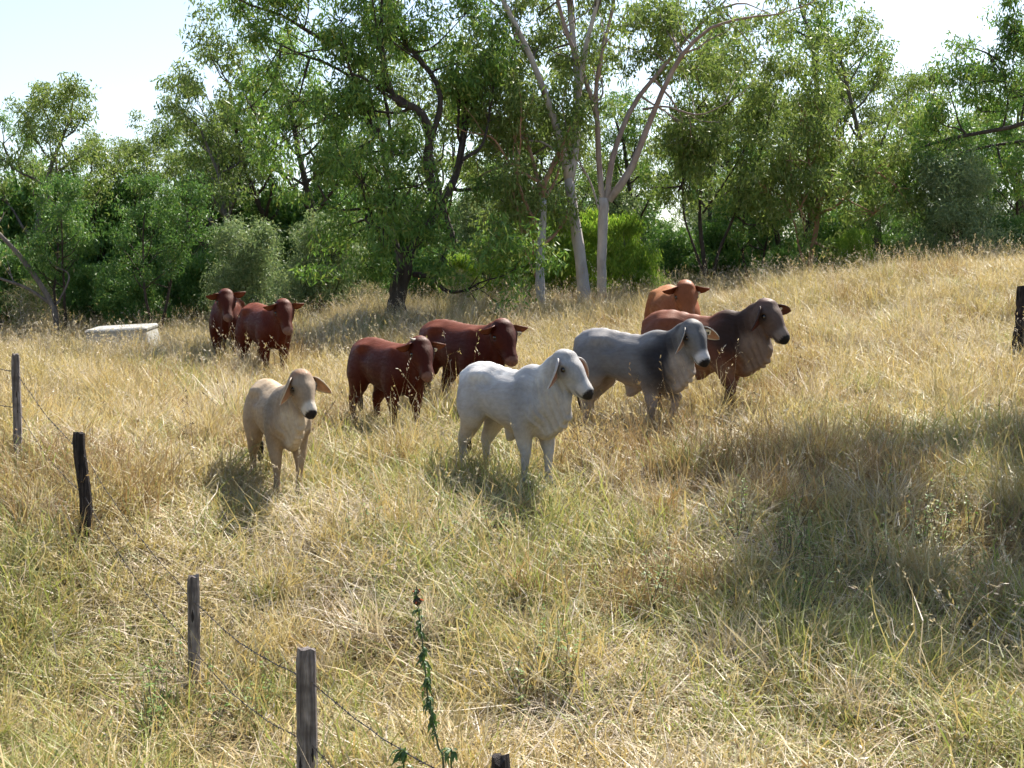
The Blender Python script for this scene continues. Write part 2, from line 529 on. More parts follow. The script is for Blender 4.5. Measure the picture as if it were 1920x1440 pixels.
    scatter('grass_tussocks', out, np.stack([x, y, z], 1), np.stack([rng.normal(0, .1, n), rng.normal(0, .1, n), rng.uniform(0, 6.283, n)], 1),
            np.stack([sc, sc, sc * rng.uniform(.75, 1.15, n)], 1), idx, 'thick tussocks standing above the rest of the dry grass', 'grass')
    # tall seed stalks, thickest by the trees
    out = []
    for _ in range(6):
        B = Build()
        V, Q, T, tp, dr = blades(rng, 9, .2, (.55, 1.0), (.006, .011), .38, .5, 4); B.add(V, Q, T, 2); seed_heads(rng, tp, dr, .2, B, 2, 7)
        V, Q, T, tp, dr = blades(rng, 12, .2, (.3, .7), (.005, .010), .4, .6, 3); B.add(V, Q, T, 2)
        out.append(B.mesh('stalk_tuft', M))
    x, y = field(rng, 1.7, 9, 47)
    k = rng.uniform(0, 1, len(x)) < np.clip((y - 14) / 18, .06, 1) * (.35 + .9 * fnoise(x, y, 77, 4.0)); x, y = x[k], y[k]; n = len(x)
    sc = rng.uniform(.75, 1.2, n)
    scatter('tall_seed_stalks', out, np.stack([x, y, ground(x, y)], 1), np.stack([rng.normal(0, .12, n), rng.normal(0, .12, n), rng.uniform(0, 6.283, n)], 1),
            np.stack([sc, sc, sc], 1), rng.integers(0, 6, n), 'tall pale seed stalks rising above the grass by the trees', 'grass')


make_grass()

# ------------------------------------------------------------------ trees
def bark(name, stops, scale=6.0, stretch=0.25, bumpd=0.02, patch=None, rough=.85, upper=None):
    k = NT(name)
    tc = k.n('TexCoord')
    mp = k.n('Mapping'); mp.inputs['Scale'].default_value = (1, 1, stretch)
    k.t.links.new(tc.outputs['Object'], mp.inputs['Vector'])
    n1 = k.noise(scale, 5, .65, mp.outputs[0]); n2 = k.noise(scale * 5, 4, .7, mp.outputs[0])
    c = k.ramp(n1, stops)
    if patch:
        pc, sc_, lo, hi = patch
        c = k.mix(k.ramp(k.noise(sc_, 3, .6, mp.outputs[0], dist=1.0), [(lo, 0.), (hi, 1.)]), c, pc)
    if upper:      # smooth new bark higher up has a colour of its own
        sx = k.n('SeparateXYZ'); k.t.links.new(tc.outputs['Object'], sx.inputs[0])
        f = k.math('ADD', k.math('MULTIPLY', sx.outputs['Z'], .16), k.math('MULTIPLY', k.noise(.9, 3, .6, tc.outputs['Object']), .7))
        c = k.mix(k.ramp(f, [(.78, 0.), (1.0, 1.)]), c, k.ramp(n1, upper))
    c = k.mix(k.math('MULTIPLY', n2, .35), c, (.08, .06, .05))
    return k.done(k.principled(c, rough, k.bump(n2, .9, bumpd), spec=.2))


BARK = {
    'pale': bark('pale_gum_bark', [(.25, (.30, .265, .24)), (.5, (.46, .415, .385)), (.75, (.56, .51, .475))], 3.0, .4, .01, ((.16, .10, .075), 1.6, .60, .68)),
    'blend': bark('salmon_blend_bark', [(.25, (.30, .265, .24)), (.5, (.46, .415, .385)), (.75, (.56, .51, .475))], 3.0, .4, .01, ((.16, .10, .075), 1.6, .62, .70), upper=[(.25, (.20, .14, .12)), (.5, (.33, .245, .215)), (.75, (.45, .37, .34))]),
    'red': bark('salmon_gum_bark', [(.25, (.20, .145, .125)), (.5, (.33, .255, .225)), (.75, (.45, .38, .35))], 3.0, .3, .01),
    'dark': bark('dark_rough_bark', [(.3, (.035, .028, .024)), (.6, (.085, .068, .055)), (.8, (.14, .115, .095))], 7, .2, .06),
    'grey': bark('grey_bark', [(.3, (.09, .075, .065)), (.6, (.19, .165, .145)), (.8, (.28, .25, .225))], 5, .25, .03),
    'orange': bark('orange_bark', [(.3, (.26, .14, .08)), (.6, (.40, .24, .15)), (.8, (.48, .34, .24))], 4, .25, .02),
    'dead': bark('dead_grey_wood', [(.3, (.34, .31, .28)), (.6, (.54, .51, .48)), (.8, (.66, .63, .60))], 6, .15, .03),
}
LEAF = {
    'olive': leafy('olive_gum_leaf', [(0., (0.109, 0.174, 0.041)), (.4, (0.160, 0.229, 0.054)), (.75, (0.211, 0.271, 0.077)), (1., (0.256, 0.292, 0.107))], .38, .5, .3),
    'mid': leafy('mid_green_leaf', [(0., (0.084, 0.174, 0.036)), (.5, (0.135, 0.242, 0.048)), (.85, (0.193, 0.292, 0.066)), (1., (0.308, 0.333, 0.084))], .38, .5, .3),
    'bright': leafy('bright_green_leaf', [(0., (0.128, 0.246, 0.028)), (.5, (0.201, 0.332, 0.041)), (.85, (0.291, 0.402, 0.056)), (1., (0.371, 0.436, 0.087))], .45, .5, .3),
    'deep': leafy('deep_green_leaf', [(0., (0.058, 0.139, 0.036)), (.5, (0.095, 0.195, 0.045)), (.85, (0.141, 0.249, 0.060)), (1., (0.219, 0.277, 0.071))], .36, .5, .3),
    'sage': leafy('sage_grey_leaf', [(0., (0.121, 0.187, 0.084)), (.5, (0.179, 0.249, 0.113)), (.85, (0.244, 0.306, 0.143)), (1., (0.308, 0.333, 0.155))], .38, .5, .3),
    'dry': leafy('dry_twig_leaf', [(0., (0.256, 0.221, 0.119)), (.5, (0.333, 0.292, 0.155)), (1., (0.204, 0.221, 0.095))], .3, .6, .3),
}


def grow(rng, p, d, L, r, lvl, P, tubes, tips):
    n = 5; pts = [p]
    for i in range(n):
        d = nrm(d + rng.normal(0, P['wander'], 3) + np.array((0, 0, P['up'])))
        p = p + d * L / n; pts.append(p)
    end = r * (.30 if lvl == 0 else .62)
    tubes.append((pts, np.linspace(r, end, n + 1), lvl))
    if lvl == 0:
        for q in (3, 5): tips.append((pts[q], .6 + .1 * q))
        return
    nc = rng.integers(P['kids'][0], P['kids'][1] + 1)
    a0 = rng.uniform(0, 6.28)
    for c in range(nc):
        q = 5 if c == 0 else int(rng.integers(2, 6))
        ang = rng.uniform(*P['ang']) * (.55 if c == 0 else 1)
        az = a0 + c * 2.4 + rng.normal(0, .4)
        ref = np.array((0, 0, 1.)) if abs(d[2]) < .9 else np.array((1., 0, 0))
        s = nrm(np.cross(d, ref)); u = np.cross(s, d)
        nd = d * math.cos(ang) + (s * math.cos(az) + u * math.sin(az)) * math.sin(ang)
        grow(rng, pts[q], nrm(nd), L * rng.uniform(*P['lr']), end * rng.uniform(.62, .9), lvl - 1, P, tubes, tips)


PSET = dict(wander=.16, up=.10, kids=(2, 3), ang=(.35, .85), lr=(.62, .85))


def leaves(rng, tips, per, rad, L, W, droop, flat=.75):
    C = []
    for p, s in tips:
        n = int(per * rng.uniform(.5, 1.4)); r = rad * s * rng.uniform(.7, 1.25)
        v = rng.normal(0, 1, (n, 3)); v /= np.linalg.norm(v, axis=1, keepdims=True)
        v *= (rng.uniform(0, 1, (n, 1)) ** .45) * r
        v[:, 2] = v[:, 2] * flat - .12 * r
        C.append(np.asarray(p) + v)
    C = np.concatenate(C); n = len(C)
    a = rng.normal(0, .55, (n, 3)); a[:, 2] -= droop; a /= np.linalg.norm(a, axis=1, keepdims=True)
    b = np.cross(a, rng.normal(0, 1, (n, 3))); b /= np.linalg.norm(b, axis=1, keepdims=True) + 1e-9
    l = L * rng.uniform(.65, 1.3, (n, 1)); w = W * rng.uniform(.7, 1.25, (n, 1)) * .5
    V = np.stack([C, C + a * l * .42 + b * w, C + a * l, C + a * l * .42 - b * w], 1).reshape(-1, 3)
    return V, np.arange(4 * n).reshape(-1, 4)


def wood_mesh(name, tubes, mats, rng, rough=.05, mi=None, keep=None, sides=(5, 6, 7, 9)):
    B = Build()
    for i, (pts, rad, lvl) in enumerate(tubes):
        m = 0 if mi is None else mi(i, lvl)
        V, Q, T = tube(pts, rad, sides[min(lvl, 3)], rng, rough)
        B.add(V, Q, T, m)
    return B.mesh(name, mats, True)


def tree_parts(root, rng, tubes, tips, barks, leaf, per, rad, L, W, droop, hero_n=1, mi=None, flat=.75, rough=.05):
    """trunk (stem and limbs), branches (the finer wood), crown"""
    big = tubes[:hero_n]; fine = tubes[hero_n:]
    link('trunk', wood_mesh('trunk', big, [BARK[b] for b in barks], rng, rough, mi), root)
    if fine: link('branches', wood_mesh('branches', fine, [BARK[b] for b in barks], rng, .04, None if mi is None else (lambda i, l: len(barks) - 1)), root)['kind'] = 'stuff'
    if tips:
        V, Q = leaves(rng, tips, per, rad, L, W, droop, flat)
        link('crown', new_mesh('crown', V, Q, [LEAF[leaf]]), root)['kind'] = 'stuff'


def gen_tree(name, seed, H, barks, leaf, lvls=3, spread=.6, per=92, rad=.44, L=.17, W=.048, droop=.6, clear=.42, stems=1, r0=None, flat=.75, P=None, low=0):
    rng = np.random.default_rng(seed)
    root = empty(name)
    tubes, tips = [], []
    PP = dict(PSET); PP.update(P or {})
    r0 = r0 or H * .016
    mains = []
    for s in range(stems):
        az = rng.uniform(0, 6.28); ln = rng.uniform(.02, .12) if stems == 1 else rng.uniform(.12, .4)
        d = nrm((math.cos(az) * ln, math.sin(az) * ln, 1.0)); p = np.array((0, 0, -.3)) + (rng.normal(0, .12, 3) * (1, 1, 0) if stems > 1 else 0)
        pts = [p]; n = 9; sl = H * rng.uniform(.78, .9) / n
        for i in range(n):
            d = nrm(d + rng.normal(0, .09, 3) + np.array((0, 0, .07))); p = p + d * sl; pts.append(p)
        rad_ = np.linspace(r0, r0 * .28, n + 1); rad_[0] *= 1.35
        mains.append((pts, rad_, 3))
        a0 = rng.uniform(0, 6.28); kk = 0
        for q in range(1, n + 1):
            if q / n < clear: continue
            for c in range(2 if q < n else 3):
                kk += 1; az = a0 + kk * 2.4 + rng.normal(0, .3)
                el = rng.uniform(.25, .9) * (1 if q < n else 1.3)
                nd = nrm((math.cos(az), math.sin(az), el))
                LL = H * spread * .30 * (1.15 - .55 * q / n) * rng.uniform(.7, 1.25)
                grow(rng, pts[q], nd, LL, rad_[q] * .55, lvls - 2, PP, tubes, tips)
    tree_parts(root, rng, mains + tubes, tips, barks, leaf, per, rad, L, W, droop, len(mains), flat=flat)
    return root


def copy_tree(o, parent=None):
    c = o.copy(); COL.objects.link(c); c.parent = parent
    for ch in o.children: copy_tree(ch, c)
    return c


def put(o, px, d, scale=1.0, rz=0.0, sink=.05):
    x = (px - 960) / F * d
    o.location = (x, d, gz(x, d) - sink)
    o.rotation_euler = (0, 0, rz); o.scale = (scale,) * 3
    return o


def limb(px_pts, d, dz=0.0, n=12, off=None):
    """a limb through places of the picture at depth d, bending dz metres nearer or farther along its length"""
    P = np.array([at(p[0], p[1], d + (p[2] if len(p) > 2 else dz * i / max(1, len(px_pts) - 1))) for i, p in enumerate(px_pts)])
    return spline(P, n)


def hero(name, label, d, limbs, barks, leaf, seed, mi=None, sub=(3, .45), subL=1.5, lv=1, per=74, rad=.42, L=.18, W=.046, droop=.7, extra=(), group=None, P=None, flat=.8, start=.45, rough=.05, wf=.72, back=0.0):
    """a tree whose main limbs follow the photograph; finer wood and leaves grow from them"""
    rng = np.random.default_rng(seed)
    b = limbs[0][0][0]; x0 = (b[0] - 960) / F * d
    base = np.array((x0, at(b[0], b[1], d)[1], 0)); base[2] = gz(base[0], base[1])
    root = empty(name, base)
    tubes, tips, fine = [], [], []
    PP = dict(PSET); PP.update(P or {})
    for k, (pp, w0, w1, dz) in enumerate(limbs):
        pts = limb(pp, d, dz) - base
        if k == 0: pts[0, 2] = -.35
        r = np.linspace(w0, w1, len(pts)) / F * d / 2 * wf
        if k == 0: r[0] *= 1.3; r[1] *= 1.08
        tubes.append((pts, r, 3))
        if w1 > 26: continue
        n = len(pts)
        for c in range(sub[0]):
            q = int(rng.uniform(start, .97) * (n - 1)); t = nrm(pts[min(q + 1, n - 1)] - pts[q - 1])
            nd = nrm(t * .7 + rng.normal(0, .55, 3) + np.array((0, back, .15)))
            grow(rng, pts[q], nd, subL * rng.uniform(.6, 1.2), max(r[q] * .5, .012), lv, PP, fine, tips)
        grow(rng, pts[-1], nrm(pts[-1] - pts[-2]), subL, r[-1] * .9, lv, PP, fine, tips)
    for (px, py, dd, rr, kk) in extra:      # further leafy boughs of the same crown
        c = at(px, py, d + dd) - base
        # spring from the nearest limb point
        allp = np.concatenate([t[0] for t in tubes]); q = allp[np.argmin(np.linalg.norm(allp - c, axis=1))]
        m = (q + c) / 2 + rng.normal(0, .15, 3)
        fine.append((spline([q, m, c], 6), np.linspace(.035, .012, 6), 1))
        for _ in range(kk):
            v = rng.normal(0, 1, 3); v = v / np.linalg.norm(v) * rng.uniform(.3, 1) * rr
            fine.append((spline([c, c + v * .5 + rng.normal(0, .05, 3), c + v], 4), np.linspace(.014, .006, 4), 0))
            tips.append((c + v, 1.0))
    tree_parts(root, rng, tubes + fine, tips, barks, leaf, per, rad, L, W, droop, len(tubes), mi, flat, rough)
    tag(root, label, 'tree', group)
    return root


def make_trees():
    # --- pale gum A, forked
    hero('pale_gum_tree', 'tall pale grey gum with a forked trunk, left of a matching pair', 38.0, [
        ([(1097, 575), (1090, 500), (1078, 420), (1066, 335)], 44, 34, 0),
        ([(1066, 338), (1050, 262), (1022, 175), (985, 85), (950, 15), (915, -60)], 29, 13, -1.2),
        ([(1068, 338), (1082, 255), (1084, 165), (1074, 70), (1062, -60)], 30, 16, .6),
        ([(1086, 172), (1098, 90), (1118, 10), (1130, -70)], 20, 12, -.6),
        ([(978, 75), (935, 15), (880, -30)], 11, 5, -.6),
        ([(1062, 300), (1020, 268), (985, 262), (965, 240)], 9, 4, -.8)],
        ['pale', 'grey'], 'olive', 101, mi=lambda i, l: 0, wf=.56, back=.7, sub=(4, .5), subL=1.5, per=80,
        extra=[(930, 120, 1.4, .8, 7), (880, 70, 1.6, .8, 7), (1010, 30, 1.4, .8, 7), (920, 230, 1.2, .7, 6), (960, 330, 1.1, .6, 5), (870, 190, 1.4, .8, 6), (1000, 110, 1.4, .8, 5), (860, 300, 1.0, .6, 5)])
    # --- pale gum B, three salmon limbs
    hero('salmon_gum_tree', 'pale gum with salmon limbs spreading wide, right of the two pale trunks side by side', 38.6, [
        ([(1129, 578), (1128, 500), (1130, 430), (1132, 372)], 31, 33, 0),
        ([(1130, 385), (1122, 290), (1118, 215), (1090, 130), (1062, 60), (1040, -20)], 20, 11, -.8),
        ([(1120, 225), (1118, 160), (1132, 85), (1150, 10), (1156, -60)], 15, 9, .5),
        ([(1138, 372), (1150, 290), (1186, 200), (1240, 130), (1290, 70), (1340, 20)], 21, 8, 1.0),
        ([(1142, 376), (1182, 318), (1215, 235), (1252, 150), (1285, 95), (1340, 48), (1420, 30)], 25, 7, -1.4),
        ([(1126, 400), (1108, 345), (1090, 310)], 8, 5, -.5),
        ([(1205, 205), (1250, 200), (1310, 215), (1370, 190)], 8, 3, -.8)],
        ['blend', 'red'], 'olive', 102, mi=lambda i, l: 0, wf=.58, back=.7, sub=(4, .5), subL=1.4, per=78,
        extra=[(1230, 40, 1.4, .8, 8), (1300, 130, 1.6, .8, 7), (1380, 60, 1.6, .9, 8), (1180, 90, 1.0, .7, 6), (1430, 20, 1.4, .8, 7), (1330, 10, 0.8, .9, 7), (1290, 250, 1.4, .6, 5), (1420, 110, 1.6, .7, 6), (1230, 150, 1.2, .6, 4)])
    # --- small pale gum C
    hero('small_pale_gum_tree', 'short pale gum with peeling white bark and a sunlit edge, left of the forked gum', 37.0, [
        ([(1015, 590), (1012, 520), (1015, 450), (1018, 372)], 27, 20, 0),
        ([(1018, 380), (1008, 335), (990, 270), (970, 190), (960, 120)], 13, 5, .8),
        ([(1017, 378), (1040, 340), (1052, 300)], 10, 5, .5),
        ([(1010, 430), (985, 380), (968, 325), (975, 280)], 11, 5, -.6),
        ([(1005, 520), (985, 470), (978, 430)], 7, 3, -.4),
        ([(1008, 340), (960, 310), (925, 260), (890, 250)], 8, 3, -.5)],
        ['dead', 'orange'], 'olive', 103, mi=lambda i, l: 0 if i == 0 else 1, back=.7, sub=(3, .5), subL=1.1, per=78, rad=.46,
        extra=[(930, 290, 0.8, .7, 7), (960, 370, 0.7, .6, 6), (900, 340, 0.6, .7, 6), (985, 210, 0.6, .7, 6), (940, 190, 0.4, .7, 6), (920, 420, 0.5, .6, 5), (985, 470, 0.9, .6, 4)])
    # --- dark rough-barked tree D
    hero('dark_rough_tree', 'big dark rough barked tree with crooked limbs left of the pale gums', 36.0, [
        ([(742, 600), (748, 540), (760, 500), (765, 465)], 52, 36, 0),
        ([(762, 480), (800, 425), (838, 365), (858, 318), (870, 250), (876, 190)], 30, 14, 1.2),
        ([(822, 395), (800, 310), (806, 250), (782, 205), (745, 190), (722, 140), (715, 80)], 26, 13, -.8),
        ([(738, 178), (690, 120), (640, 95), (580, 60), (530, 30), (470, 10)], 14, 6, -1.5),
        ([(806, 260), (825, 200), (815, 150), (780, 105), (750, 60), (735, -20)], 15, 9, .6),
        ([(765, 300), (735, 270), (728, 215), (715, 150), (722, 100)], 11, 6, .6),
        ([(690, 225), (672, 205), (660, 150), (615, 120), (560, 100), (500, 70)], 12, 4, -1.2),
        ([(775, 515), (810, 520), (835, 545), (870, 545), (900, 530)], 14, 5, -.8),
        ([(760, 480), (720, 440), (700, 420), (690, 390)], 12, 5, -1.0),
        ([(765, 290), (730, 280), (695, 228)], 14, 11, -.4),
        ([(868, 300), (905, 270), (920, 200), (930, 130)], 9, 4, 1.0)],
        ['dark'], 'mid', 104, mi=lambda i, l: 0, sub=(4, .5), subL=1.3, per=88, rough=.10,
        extra=[(740, 380, -1.5, .9, 9), (780, 350, -1.4, .8, 8), (720, 430, -1.4, .8, 8), (800, 420, -1.2, .7, 7), (680, 340, -1.2, .9, 8), (640, 290, -1, .9, 7), (590, 330, -1, .9, 7),
               (560, 190, -1.2, .8, 7), (500, 130, -1.2, .9, 8), (610, 220, -1, .8, 6), (520, 270, -.8, .8, 7), (470, 200, -.8, .8, 7), (640, 40, -.5, .8, 7), (560, 20, -.8, .9, 7), (800, 60, .2, .9, 7), (850, 120, .5, .8, 7),
               (700, 50, .2, .7, 6), (870, 30, .4, .9, 7), (830, 480, -1, .6, 6), (640, 420, -.8, .8, 7), (620, 480, -.6, .7, 6), (690, 500, -.9, .5, 4)])
    # --- limb tree at the right edge: long dark boughs reach in from beyond the frame
    hero('long_limbed_tree', 'dark tree at the right edge reaching long level limbs leftward', 41.5, [
        ([(2050, 500), (2040, 400), (2035, 310), (2030, 240)], 46, 36, 0),
        ([(2030, 262), (1960, 226), (1880, 242), (1790, 258), (1720, 280), (1660, 310)], 22, 6, -.8),
        ([(2032, 275), (1960, 262), (1850, 275), (1760, 300), (1690, 330)], 17, 5, -.2),
        ([(1880, 242), (1890, 190), (1882, 130), (1895, 70)], 9, 4, .5),
        ([(1915, 225), (1925, 170), (1950, 110)], 8, 4, .3),
        ([(1790, 258), (1760, 290), (1700, 345), (1680, 360)], 9, 3, -.6),
        ([(2030, 245), (2030, 120), (2010, 10)], 26, 10, .5)],
        ['dark'], 'mid', 105, mi=lambda i, l: 0, wf=.5, sub=(4, .3), subL=1.2, per=80,
        extra=[(1740, 300, -1.2, .6, 6), (1800, 270, -1.0, .6, 5), (1690, 340, -1.0, .6, 6), (1860, 110, -.2, .9, 9), (1900, 60, .2, .9, 8), (1820, 160, 0, .8, 8), (1800, 90, .4, .8, 7), (1900, 170, -.4, .9, 8), (1840, 210, .2, .7, 6), (1930, 300, -.6, .9, 7), (1880, 330, -.4, .7, 6), (1960, 140, .2, 1., 8)])
    # --- orange-barked tree R3
    hero('orange_barked_tree', 'small tree with orange peeling bark and drooping crown on the right', 40.0, [
        ([(1520, 560), (1518, 500), (1530, 430), (1536, 395)], 15, 12, 0),
        ([(1534, 405), (1528, 350), (1515, 290), (1520, 240)], 10, 4, .4),
        ([(1536, 400), (1570, 385), (1600, 350), (1640, 320)], 9, 4, -.6),
        ([(1520, 520), (1500, 470), (1490, 420), (1470, 370)], 8, 3, -.5)],
        ['orange'], 'olive', 106, mi=lambda i, l: 0, sub=(4, .4), subL=1.1, per=80,
        extra=[(1480, 300, -.8, .9, 9), (1560, 260, -.6, .9, 9), (1620, 330, -.9, .9, 9), (1640, 400, -.8, .8, 8), (1560, 360, -1.2, .9, 8), (1500, 390, -1, .8, 7), (1590, 450, -.8, .6, 6), (1440, 360, -.6, .8, 7), (1680, 350, -.4, .7, 6), (1510, 220, 0, .8, 6)])
    # --- dark thin multi-stem R1
    hero('thin_stemmed_tree', 'dark tree of several thin stems right of the salmon gum', 41.0, [
        ([(1332, 560), (1322, 500), (1314, 440), (1312, 380), (1318, 300), (1330, 220)], 15, 5, 0),
        ([(1330, 540), (1300, 460), (1282, 400), (1280, 330)], 8, 3, -.5),
        ([(1336, 540), (1345, 480), (1370, 420), (1400, 350), (1425, 290), (1440, 230)], 9, 3, -.6),
        ([(1318, 400), (1360, 340), (1400, 270), (1412, 210)], 6, 3, .6)],
        ['dark'], 'olive', 107, mi=lambda i, l: 0, sub=(4, .35), subL=1.1, per=80,
        extra=[(1310, 200, -.5, .9, 9), (1370, 190, -.5, .9, 9), (1260, 260, .4, .8, 7), (1330, 290, -.8, .9, 9), (1410, 250, -.6, .9, 8), (1280, 340, -.4, .8, 7), (1440, 170, .2, .9, 8), (1390, 350, -.6, .8, 7), (1240, 350, .6, .8, 6), (1420, 420, -.2, .7, 5)])
    # --- leaning dead wood at the left
    hero('leaning_dead_tree', 'bare dark leaning trunk at the left edge of the wood', 40.0, [
        ([(112, 618), (92, 560), (45, 490), (0, 440), (-60, 380)], 17, 9, 0),
        ([(95, 570), (50, 540), (0, 522), (-50, 500)], 10, 5, -.6),
        ([(100, 585), (130, 520), (105, 500)], 6, 3, .4)],
        ['grey'], 'dry', 108, mi=lambda i, l: 0, sub=(1, .4), subL=.8, per=4)

    # --- kinds that repeat; the first of each is the source
    kinds = {
        'olive': gen_tree('gum_tree', 1, 9.5, ['grey'], 'olive', spread=.62),
        'mid': gen_tree('gum_tree', 2, 9.5, ['dark'], 'mid', spread=.68, clear=.40),
        'deep': gen_tree('wattle_tree', 3, 7.5, ['dark'], 'deep', spread=.72, clear=.34, stems=2, r0=.085),
        'wide': gen_tree('gum_tree', 4, 9.0, ['dark'], 'olive', spread=.8, clear=.42, stems=2, r0=.12),
        'sage': gen_tree('sage_shrub', 5, 4.2, ['dark'], 'sage', spread=.95, clear=.08, stems=3, r0=.045, rad=.5, per=90, L=.15, W=.035, droop=.5),
        'bright': gen_tree('leafy_sapling', 6, 4.6, ['grey'], 'bright', spread=.75, clear=.06, stems=2, r0=.05, rad=.5, per=110, L=.22, W=.045, droop=1.5),
        'bush': gen_tree('undergrowth_bush', 7, 2.6, ['dark'], 'deep', spread=1.2, clear=.05, stems=4, r0=.03, rad=.42, per=80, L=.15, W=.04, droop=.7),
        'twig': gen_tree('dry_bush', 8, 2.6, ['dead'], 'dry', spread=1.0, clear=.05, stems=4, r0=.025, rad=.35, per=14, L=.12, W=.02, droop=.2),
    }
    Hs = dict(olive=9.5, mid=9.5, deep=7.5, wide=9.0, sage=4.2, bright=4.6, bush=2.6, twig=2.6)
    used = set(); rng = random.Random(5)

    def place(kind, px, d, top, label, cat='tree', group=None, rz=None):
        x = (px - 960) / F * d; g = gz(x, d)
        h = at(px, top, d)[2] - g
        s = max(.35, h / Hs[kind])
        if kind in used: o = copy_tree(kinds[kind])
        else: o = kinds[kind]; used.add(kind)
        put(o, px, d, s, rng.uniform(0, 6.28) if rz is None else rz)
        for kk in ('label', 'category', 'group'):
            if kk in o: del o[kk]
        tag(o, label, cat, group)

    place('olive', 22, 46, 60, 'tall olive crowned tree at the far left edge against the sky')
    place('wide', 215, 49, 165, 'spreading gum standing behind the pale concrete tank, crown against the sky')
    place('mid', 352, 46, 175, 'green gum with a rounded crown between concrete tank and leftmost cattle')
    place('olive', 455, 44, 105, 'tall gum rising behind the two leftmost red cattle')
    place('deep', 125, 41, 330, 'dense green wattle above the leaning dead trunk')
    place('deep', 300, 40.5, 330, 'dark wattle with two thin stems just behind the concrete tank')
    place('mid', 640, 46, 10, 'tall gum with open crown left behind the dark crooked tree')
    place('wide', 895, 45, 20, 'tall gum filling the gap between the dark crooked tree and the pale gums')
    place('mid', 1215, 48, 130, 'gum standing behind the wide limbs of the salmon gum')
    place('wide', 1475, 47, 70, 'broad gum behind the thin stemmed tree and the orange barked tree')
    place('mid', 1575, 49, -150, 'tallest gum on the right, its crown leaving the top of the picture')
    place('olive', 1668, 46, -40, 'tall narrow gum right of the tallest gum, filling the skyline')
    place('olive', 1715, 45, 205, 'lower gum left of the level dark limbs at the right')
    place('deep', 1870, 44, 190, 'dark wattle under the level limbs by the right edge')
    place('mid', 1850, 48, 45, 'rounded gum crown against the sky at the upper right')
    place('sage', 1805, 39.5, 285, 'slender grey green young tree on the crest near the right stump post')
    place('sage', 470, 41, 410, 'grey green shrub behind the two leftmost red cattle', 'shrub')
    place('sage', 585, 40, 400, 'sage coloured tall shrub left of the dark crooked trunk', 'shrub')
    place('bright', 1185, 40.5, 395, 'bright yellow green sapling right of the pale gum trunks', 'sapling')
    place('bright', 1068, 41, 380, 'bright green sapling showing between the pale gum trunks', 'sapling')
    place('bright', 960, 41.5, 410, 'bright green sapling left of the short peeling gum', 'sapling')
    place('bright', 880, 40, 470, 'low bright green sapling right of the dark crooked trunk', 'sapling')
    place('deep', 1420, 43, 270, 'dark leafy wattle between thin stems and orange bark')
    place('deep', 1640, 43, 330, 'dark leafy wattle right of the orange barked tree')
    place('bright', 1590, 39, 455, 'small green sapling at the foot of the orange barked tree', 'sapling')
    for kd, px, d, top, lab in (
            ('mid', 120, 51, 190, 'gum with a low rounded top between the left edge and the spreading gum'),
            ('olive', 285, 50, 195, 'pale olive gum right behind the dark two stemmed wattle'),
            ('wide', 405, 49, 140, 'broad gum stepping up the skyline above the leftmost cattle'),
            ('wide', 545, 50, 20, 'broad open gum behind the grey shrubs left of the crooked tree'),
            ('olive', 765, 50, 110, 'tall gum straight behind the dark crooked tree'),
            ('olive', 1010, 50, 170, 'tall gum behind the short peeling gum'),
            ('wide', 1120, 52, 190, 'broad gum behind the pair of pale trunks'),
            ('olive', 1330, 50, 140, 'tall olive gum above the thin stemmed tree'),
            ('mid', 1420, 51, -20, 'tall green gum leaving the top of the picture above the thin stems'),
            ('olive', 1640, 50, 60, 'olive gum half hidden behind the tallest gum'),
            ('wide', 1780, 51, 120, 'broad gum under the bright gap of sky at the upper right'),
            ('olive', 1925, 50, 60, 'olive gum cut by the right edge above the level limbs')):
        place(kd, px, d, top, lab)
    for px, d, top, where in ((20, 42.5, 470, 'at the far left edge beneath the leaning dead trunk'), (180, 43, 500, 'behind the left end of the concrete tank'), (255, 41, 520, 'behind the right end of the concrete tank'),
                              (390, 43, 480, 'just left of the leftmost cow'), (540, 43, 500, 'just right of the two leftmost red cattle'), (660, 42, 490, 'left of the foot of the dark crooked tree'),
                              (820, 43, 470, 'right of the foot of the dark crooked tree'), (1260, 43, 440, 'right above the tan red cow'), (1350, 44.5, 430, 'at the foot of the thin stemmed tree'),
                              (1460, 42.5, 470, 'between the thin stemmed and the orange barked tree'), (1700, 41.5, 440, 'right of the orange barked tree'), (1770, 43, 400, 'left of the slender young tree on the crest'), (1900, 40, 410, 'on the crest above the lone right post')):
        place('bush', px, d, top, 'dark green bush ' + where, 'bush', 'undergrowth along the edge of the wood')
    for px, d, top, where in ((60, 41, 520, 'under the leaning dead trunk'), (690, 39, 520, 'left of the dark crooked trunk'), (860, 39, 500, 'right of the dark crooked trunk'), (1290, 41.5, 500, 'right of the tan red cow'), (430, 41, 540, 'above the leftmost cow')):
        place('twig', px, d, top, 'dry twiggy grey bush ' + where, 'bush', 'dry bushes along the edge of the wood')
    k2 = ['olive', 'mid', 'deep', 'wide']
    for i, px in enumerate(range(-60, 2000, 78)):
        d = 55 + (i * 7 % 5) * 3.1
        top = 235 + (i * 37 % 110) + (50 if px < 420 else 0)
        place(k2[i % 4], px + rng.uniform(-30, 30), d, top, 'tree in the dense wood behind the front row of trees', 'tree', 'trees deep in the wood')
    for i, px in enumerate(range(-20, 1990, 66)):
        place(('bush', 'deep', 'sage')[i % 3], px + rng.uniform(-30, 30), 48 + (i * 5 % 7), 345 + (i * 29 % 80), 'shadowed shrub filling the wood behind the front row of trees', 'shrub', 'shrubs deep in the wood')
    # tall trees beyond the right edge whose crowns shade the slope
    shade = gen_tree('shade_gum_tree', 9, 12.0, ['pale'], 'olive', spread=.86, clear=.62, r0=.22, per=420, rad=.95, L=.26, W=.095)
